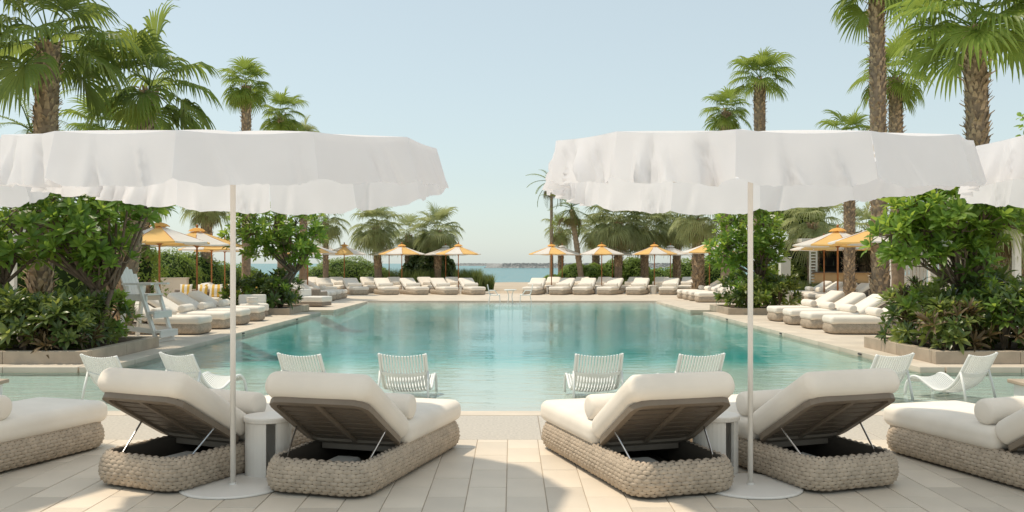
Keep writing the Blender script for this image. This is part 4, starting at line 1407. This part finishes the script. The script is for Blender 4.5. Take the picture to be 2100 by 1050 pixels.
plumeria('dense plumeria tree with white flowers in the second right planter', [(7.9, 30.6, .14), (8.3, 30.7, .14)],
         [((8.0, 30.6, 2.75), (1.15, .95, 1.0)), ((7.25, 30.4, 2.05), (.78, .7, .70)), ((8.4, 30.5, 1.95), (.75, .7, .70))],
         270, ['plume', 'plume_dark'], 4, 26)
# branch of a tree standing just outside the right edge
plumeria('round leaved tree at the right photo edge, only twig tips showing', [(4.6, 7.8, .0)],
         [((4.85, 7.9, 2.75), (.50, .4, .75))], 60, ['twig'], 5, 0, .35, .2)

# ---- shrubs
def shrub(label, loc, rx, ry, h, n, kinds, seed, low=None, name='leafy_shrub', size=1.0):
    r = random.Random(seed)
    loc = Vector(loc)
    e = thing(name, label, 'shrub', loc, 0, 'shrubs in the planters')
    st = MB()
    for k in range(7):
        a = r.uniform(0, 6.28); q = r.uniform(.2, .75)
        st.tube([(0, 0, 0), (rx * q * .4 * math.cos(a), ry * q * .4 * math.sin(a), h * .4), (rx * q * math.cos(a), ry * q * math.sin(a), h * r.uniform(.6, .85))], [.02, .015, .008], 5, False)
    st.build('stems', M['wood_grey'], e)
    for k in range(n):
        a = r.uniform(0, 6.28); v = r.random() ** .8
        rho = math.sqrt(r.uniform(.25, 1.0))
        prof = (math.sin(PI * min(1, .30 + .62 * v))) ** .5
        x, y, z = rx * rho * prof * math.cos(a), ry * rho * prof * math.sin(a), .06 + (h - .12) * v * (1 - .25 * (rho ** 2) * (v > .7))
        ax = Vector((math.cos(a) * (.9 - .5 * v), math.sin(a) * (.9 - .5 * v), .35 + .8 * v)).normalized()
        pool = kinds if not (low and v < .25) else low
        key = pool[r.randrange(len(pool))]
        o = obj('leaf_cluster', ROS[key][r.randrange(len(ROS[key]))], None, e, (x, y, z))
        o.rotation_euler = (ax.to_track_quat('Z', 'Y') @ Quaternion((0, 0, 1), r.uniform(0, 6.28))).to_euler()
        s = r.uniform(.55, 1.2) * size; o.scale = (s, s, s)
    return e
cols_ = ['nearest the pool', 'second from the pool', 'third from the pool']
rows_ = ['front row', 'middle row', 'back row']
k = 0
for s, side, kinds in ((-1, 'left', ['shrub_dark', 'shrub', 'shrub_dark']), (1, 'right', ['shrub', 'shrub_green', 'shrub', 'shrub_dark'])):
    for j, yy in enumerate((15.60, 16.45, 17.3)):
        for i, xx in enumerate((7.55, 8.40, 9.30)):
            k += 1
            rr2 = random.Random(k)
            h = rr2.uniform(1.0, 1.2)
            if s > 0: h = (0.95, 1.25, 1.15)[i] + (.0, .22, .30)[j]
            mix = rr2.choice([kinds, kinds + ['fern'], ['shrub_green', 'shrub'], ['shrub', 'shrub_dark', 'shrub_brown'], ['shrub_dark', 'shrub_green']] if s > 0 else [kinds, kinds + ['shrub_green'], ['shrub_dark', 'shrub', 'shrub_brown'], ['shrub_dark']])
            if s < 0 and i == 0: xx = 7.72
            shrub('%s leafy shrub in the near %s planter, %s, %s' % ('dark' if s < 0 else 'glossy', side, rows_[j], cols_[i]),
                  (s * (xx + rr2.uniform(-.06, .06)), yy + rr2.uniform(-.05, .05), .15), .50 if s < 0 and i == 0 else .56, .52, h, 62 if j == 0 else 46, mix, k, ['shrub_brown', 'shrub_dark', 'shrub_brown', 'shrub'] if j == 0 else None)
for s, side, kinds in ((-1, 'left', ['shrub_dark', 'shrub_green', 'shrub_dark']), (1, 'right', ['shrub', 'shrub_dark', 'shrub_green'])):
    for j, yy in enumerate((29.85, 31.1)):
        for i, xx in enumerate((7.75, 8.75) if s > 0 else (7.85, 8.75)):
            k += 1
            shrub('%s shrub in the second %s planter, %s, %s' % ('dark' if s < 0 else 'broad leaved', side, ('front', 'back')[j], cols_[i]),
                  (s * xx, yy, .15), .64, .6, 1.18 + .15 * j, 52, kinds, k, size=1.15)

# ---- hedges and green masses behind
def leafy(blobs, n, size, seed, mat, e, name='foliage', stuff=True):
    r = random.Random(seed); mb = MB()
    vol = [b[1][0] * b[1][2] + b[1][0] * b[1][1] for b in blobs]
    for (c, rad), v in zip(blobs, vol):
        for k in range(int(n * v / sum(vol))):
            d = Vector((r.gauss(0, 1), r.gauss(0, 1), r.gauss(0, 1))).normalized()
            if d.z < -.25: d.z = -d.z
            q = r.uniform(.90, 1.05)
            bump = 1 + .07 * math.sin(d.x * 7 + c[0]) * math.cos(d.z * 6 + d.y * 5)
            p = Vector((c[0] + d.x * rad[0] * q * bump, c[1] + d.y * rad[1] * q * bump, c[2] + d.z * rad[2] * q * bump))
            if p.z < .02: continue
            nn = (d + Vector((r.uniform(-.8, .8), r.uniform(-.8, .8), r.uniform(-.4, .8)))).normalized()
            t1 = nn.orthogonal().normalized(); t2 = nn.cross(t1); a = r.uniform(0, 6.28)
            u = t1 * math.cos(a) + t2 * math.sin(a); w = nn.cross(u)
            l = size * r.uniform(.6, 1.3)
            mb.add([p - u * l, p - w * l * .42 + nn * l * .12, p + u * l, p + w * l * .42 + nn * l * .12], [(0, 1, 2, 3)])
    o = mb.build(name, mat, e)
    return tag(o, kind='stuff') if stuff else o
def hedge(label, blobs, n, size, seed, mat, cat='hedge', name='hedge', core=.90):
    c0 = blobs[0][0]
    b = Vector((c0[0], c0[1], 0))
    e = thing(name, label, cat, b)
    rel = [((c[0] - b.x, c[1] - b.y, c[2]), rad) for c, rad in blobs]
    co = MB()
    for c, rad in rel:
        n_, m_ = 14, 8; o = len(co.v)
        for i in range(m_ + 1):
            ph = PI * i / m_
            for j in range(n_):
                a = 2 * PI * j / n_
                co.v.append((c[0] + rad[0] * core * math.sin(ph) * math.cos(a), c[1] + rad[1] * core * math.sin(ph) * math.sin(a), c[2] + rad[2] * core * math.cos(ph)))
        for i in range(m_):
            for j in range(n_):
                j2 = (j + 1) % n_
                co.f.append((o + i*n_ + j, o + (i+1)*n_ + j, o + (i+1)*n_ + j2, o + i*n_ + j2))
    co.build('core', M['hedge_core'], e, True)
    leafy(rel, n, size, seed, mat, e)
    return e
def blob(px, py, Y, rx, ry, rz_):
    p = at(px, py, Y); return ((p.x, p.y, p.z), (rx, ry, rz_))
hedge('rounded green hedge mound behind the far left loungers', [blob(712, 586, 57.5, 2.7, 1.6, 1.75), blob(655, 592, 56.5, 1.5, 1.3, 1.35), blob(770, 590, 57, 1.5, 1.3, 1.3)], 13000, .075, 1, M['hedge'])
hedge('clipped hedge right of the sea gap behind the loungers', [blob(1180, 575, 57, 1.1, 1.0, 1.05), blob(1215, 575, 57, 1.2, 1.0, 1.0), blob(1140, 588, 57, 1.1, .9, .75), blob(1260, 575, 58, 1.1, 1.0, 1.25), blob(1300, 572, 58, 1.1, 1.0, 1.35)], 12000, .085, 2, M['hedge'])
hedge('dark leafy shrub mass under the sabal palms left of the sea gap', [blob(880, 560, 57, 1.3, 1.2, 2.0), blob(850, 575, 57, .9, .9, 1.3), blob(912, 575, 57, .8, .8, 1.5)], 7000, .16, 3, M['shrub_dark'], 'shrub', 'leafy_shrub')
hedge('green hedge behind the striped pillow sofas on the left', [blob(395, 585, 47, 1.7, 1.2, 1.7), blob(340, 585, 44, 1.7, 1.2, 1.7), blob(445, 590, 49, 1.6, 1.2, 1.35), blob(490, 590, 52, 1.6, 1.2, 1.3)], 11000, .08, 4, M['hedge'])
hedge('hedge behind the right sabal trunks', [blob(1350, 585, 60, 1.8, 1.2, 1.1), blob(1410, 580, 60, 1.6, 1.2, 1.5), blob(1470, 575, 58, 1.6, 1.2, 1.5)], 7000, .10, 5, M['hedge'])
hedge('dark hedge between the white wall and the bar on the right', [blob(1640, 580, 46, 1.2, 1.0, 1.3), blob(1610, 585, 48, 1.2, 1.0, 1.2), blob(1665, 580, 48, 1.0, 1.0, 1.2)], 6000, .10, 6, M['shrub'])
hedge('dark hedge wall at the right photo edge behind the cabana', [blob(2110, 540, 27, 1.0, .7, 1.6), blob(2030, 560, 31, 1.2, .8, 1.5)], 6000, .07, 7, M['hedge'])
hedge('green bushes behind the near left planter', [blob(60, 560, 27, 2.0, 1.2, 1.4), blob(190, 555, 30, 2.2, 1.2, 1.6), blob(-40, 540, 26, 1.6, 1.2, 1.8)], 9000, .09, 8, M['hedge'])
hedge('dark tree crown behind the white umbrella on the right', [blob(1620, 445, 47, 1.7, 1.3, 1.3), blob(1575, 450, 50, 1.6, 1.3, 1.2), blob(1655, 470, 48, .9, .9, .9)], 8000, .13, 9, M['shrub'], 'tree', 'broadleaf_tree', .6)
for q in (0,):
    t = bpy.data.objects['broadleaf_tree']
    MB().tube([(0, 0, 0), (.1, 0, 2.0), (0, 0, 4.0)], [.17, .14, .1], 8).build('trunk', M['wood_grey'], t, True)
    MB().tube([(1.2, .4, 0), (1.3, .3, 2.0), (.9, 0, 3.8)], [.12, .10, .08], 8).build('trunk', M['wood_grey'], t, True)

# reeds and beach grass
def grass(label, areas, seed, h, n):
    r = random.Random(seed); mb = MB()
    for k in range(n):
        px, Y, w, d_ = areas[r.randrange(len(areas))]
        p = at(px + r.uniform(-w, w), 600, Y + r.uniform(-d_, d_)); p.z = 0
        hh = h * r.uniform(.5, 1.15); a = r.uniform(0, 6.28); lean = r.uniform(.05, .45) * hh
        ox, oy = math.cos(a), math.sin(a); w_ = .016
        m_ = p + Vector((ox * lean * .35, oy * lean * .35, hh * .6)); t = p + Vector((ox * lean, oy * lean, hh))
        mb.add([p + Vector((-oy * w_, ox * w_, 0)), p - Vector((-oy * w_, ox * w_, 0)), m_ - Vector((-oy * w_, ox * w_, 0)) * .8, m_ + Vector((-oy * w_, ox * w_, 0)) * .8, t], [(0, 1, 2, 3), (3, 2, 4)])
    o = mb.build('grass', M['reed'], None)
    tag(o, label, 'grass', kind='stuff')
grass('tall pale reeds behind the far left loungers', [(850, 55.6, 60, .8), (960, 54.5, 26, 1.2)], 4, 1.25, 5000)
grass('beach grass tufts beside the sand gap', [(985, 55.5, 14, .9), (1002, 56, 10, .6)], 5, .95, 1200)
grass('low grass before the hedge right of the gap', [(1130, 55.5, 22, .7), (1200, 55.2, 50, .6), (1300, 55.8, 60, .6)], 6, .7, 3000)
grass('grass under the trees by the bar', [(1640, 43.5, 40, 1.2)], 7, .8, 1800)

# ------------------------------------------------------------------ bar, walls and cabanas
e = thing('bar_pavilion', 'open bar pavilion with tan counter behind the right loungers', 'bar', (15.6, 43.0, -.02))
MB().box((0.3, 1.6, 2.75), (4.6, 3.8, .18)).build('roof', M['offwhite'], e)
MB().box((0.3, 3.2, 1.35), (4.2, .12, 2.6)).build('back_wall', M['dark'], e)
MB().box((2.5, 1.6, 1.35), (.12, 3.0, 2.6)).build('side_wall', M['dark'], e)
MB().box((0.35, -.05, .36), (3.9, .5, .72)).build('plinth', M['char'], e)
MB().box((0.35, .05, .98), (3.4, .42, .50)).build('counter', M['tan'], e)
MB().box((0.35, .0, 1.25), (3.6, .6, .04)).build('counter_top', M['char'], e)
for x in (-1.55, -1.25, 2.2):
    MB().box((x, -.1, 1.33), (.07, .07, 2.66)).build('post', M['offwhite'], e)
for k in range(15):
    MB().box((-1.40, -.1, .55 + .14 * k), (.24, .03, .06)).build('screen_slat', M['offwhite'], e)
for z in (1.55, 1.95, 2.25):
    MB().box((.4, 2.9, z), (3.4, .3, .03)).build('shelf', M['char'], e)
br = random.Random(8)
for k in range(14):
    z = (1.565, 1.965)[k % 2]
    o = MB().lathe([(.035, 0), (.04, .02), (.04, .17), (.015, .22), (.015, .29)], 8).build('bottle', M['glass_dark'], None, loc=(14.6 + .2 * k, 45.85, z - .02))
    tag(o, 'dark bottle on the %s back shelf of the bar, %s from the left' % (('lower', 'upper')[k % 2], ORD[k // 2]), 'bottle', 'bottles on the bar shelves')
def wall_block(label, px0, px1, Y, h, d_=.3, mat='offwhite'):
    a, b_ = at(px0, 600, Y), at(px1, 600, Y)
    e = thing('garden_wall', label, 'wall', ((a.x + b_.x) / 2, Y, -.02))
    MB().rbox((0, 0, h / 2), (b_.x - a.x, d_, h), .01, 2).build('wall', M[mat], e)
    MB().rbox((0, 0, h + .022), (b_.x - a.x + .06, d_ + .06, .04), .01, 2).build('coping', M[mat], e)
wall_block('narrow cream wall end beside the second right planter', 1599, 1619, 33.5, 1.85)
wall_block('low cream wall right of the bar counter', 1784, 1862, 38.5, 1.12, .3, 'stone')
wall_block('low grey wall behind the striped pillow sofas', 318, 385, 43, .95, .3, 'stone')
wall_block('low white wall behind the second left drum table', 548, 575, 33.6, .72)

def cabana(label, x0, x1, y0, y1, h, slats):
    e = thing('cabana', label, 'cabana', ((x0 + x1) / 2, (y0 + y1) / 2, -.015))
    hx, hy = (x1 - x0) / 2, (y1 - y0) / 2
    for sx in (-1, 1):
        for sy in (-1, 1):
            MB().rbox((sx * hx, sy * hy, h / 2), (.16, .16, h), .01, 2).build('post', M['white'], e)
        MB().box((sx * hx, 0, h + .10), (.18, hy * 2 + .18, .20)).build('beam', M['white'], e)
    for sy in (-1, 1):
        MB().box((0, sy * hy, h + .103), (hx * 2 - .18, .18, .19)).build('beam', M['white'], e)
    for k in range(9):
        MB().box((-hx + hx * 2 * (k + .5) / 9, 0, h + .16), (.05, hy * 2 - .18, .08)).build('roof_slat', M['white'], e)
    for k in range(slats):
        MB().box((-hx + .12 + .13 * k, hy, h / 2), (.09, .04, h - .1)).build('screen_slat', M['white'], e)
    MB().rbox((0, .2, .22), (hx * 1.5, hy * 1.3, .40), .06, 3).build('bench', M['linen'], e)
cabana('white pergola cabana at the right photo edge', 12.75, 16.0, 23.0, 26.4, 2.35, 22)
cabana('white slatted cabana behind the near left planter', -17.5, -13.6, 24.8, 28.0, 2.4, 16)
cabana('white slatted cabana behind the right plumeria tree', 13.6, 16.6, 29.5, 32.5, 2.2, 20)
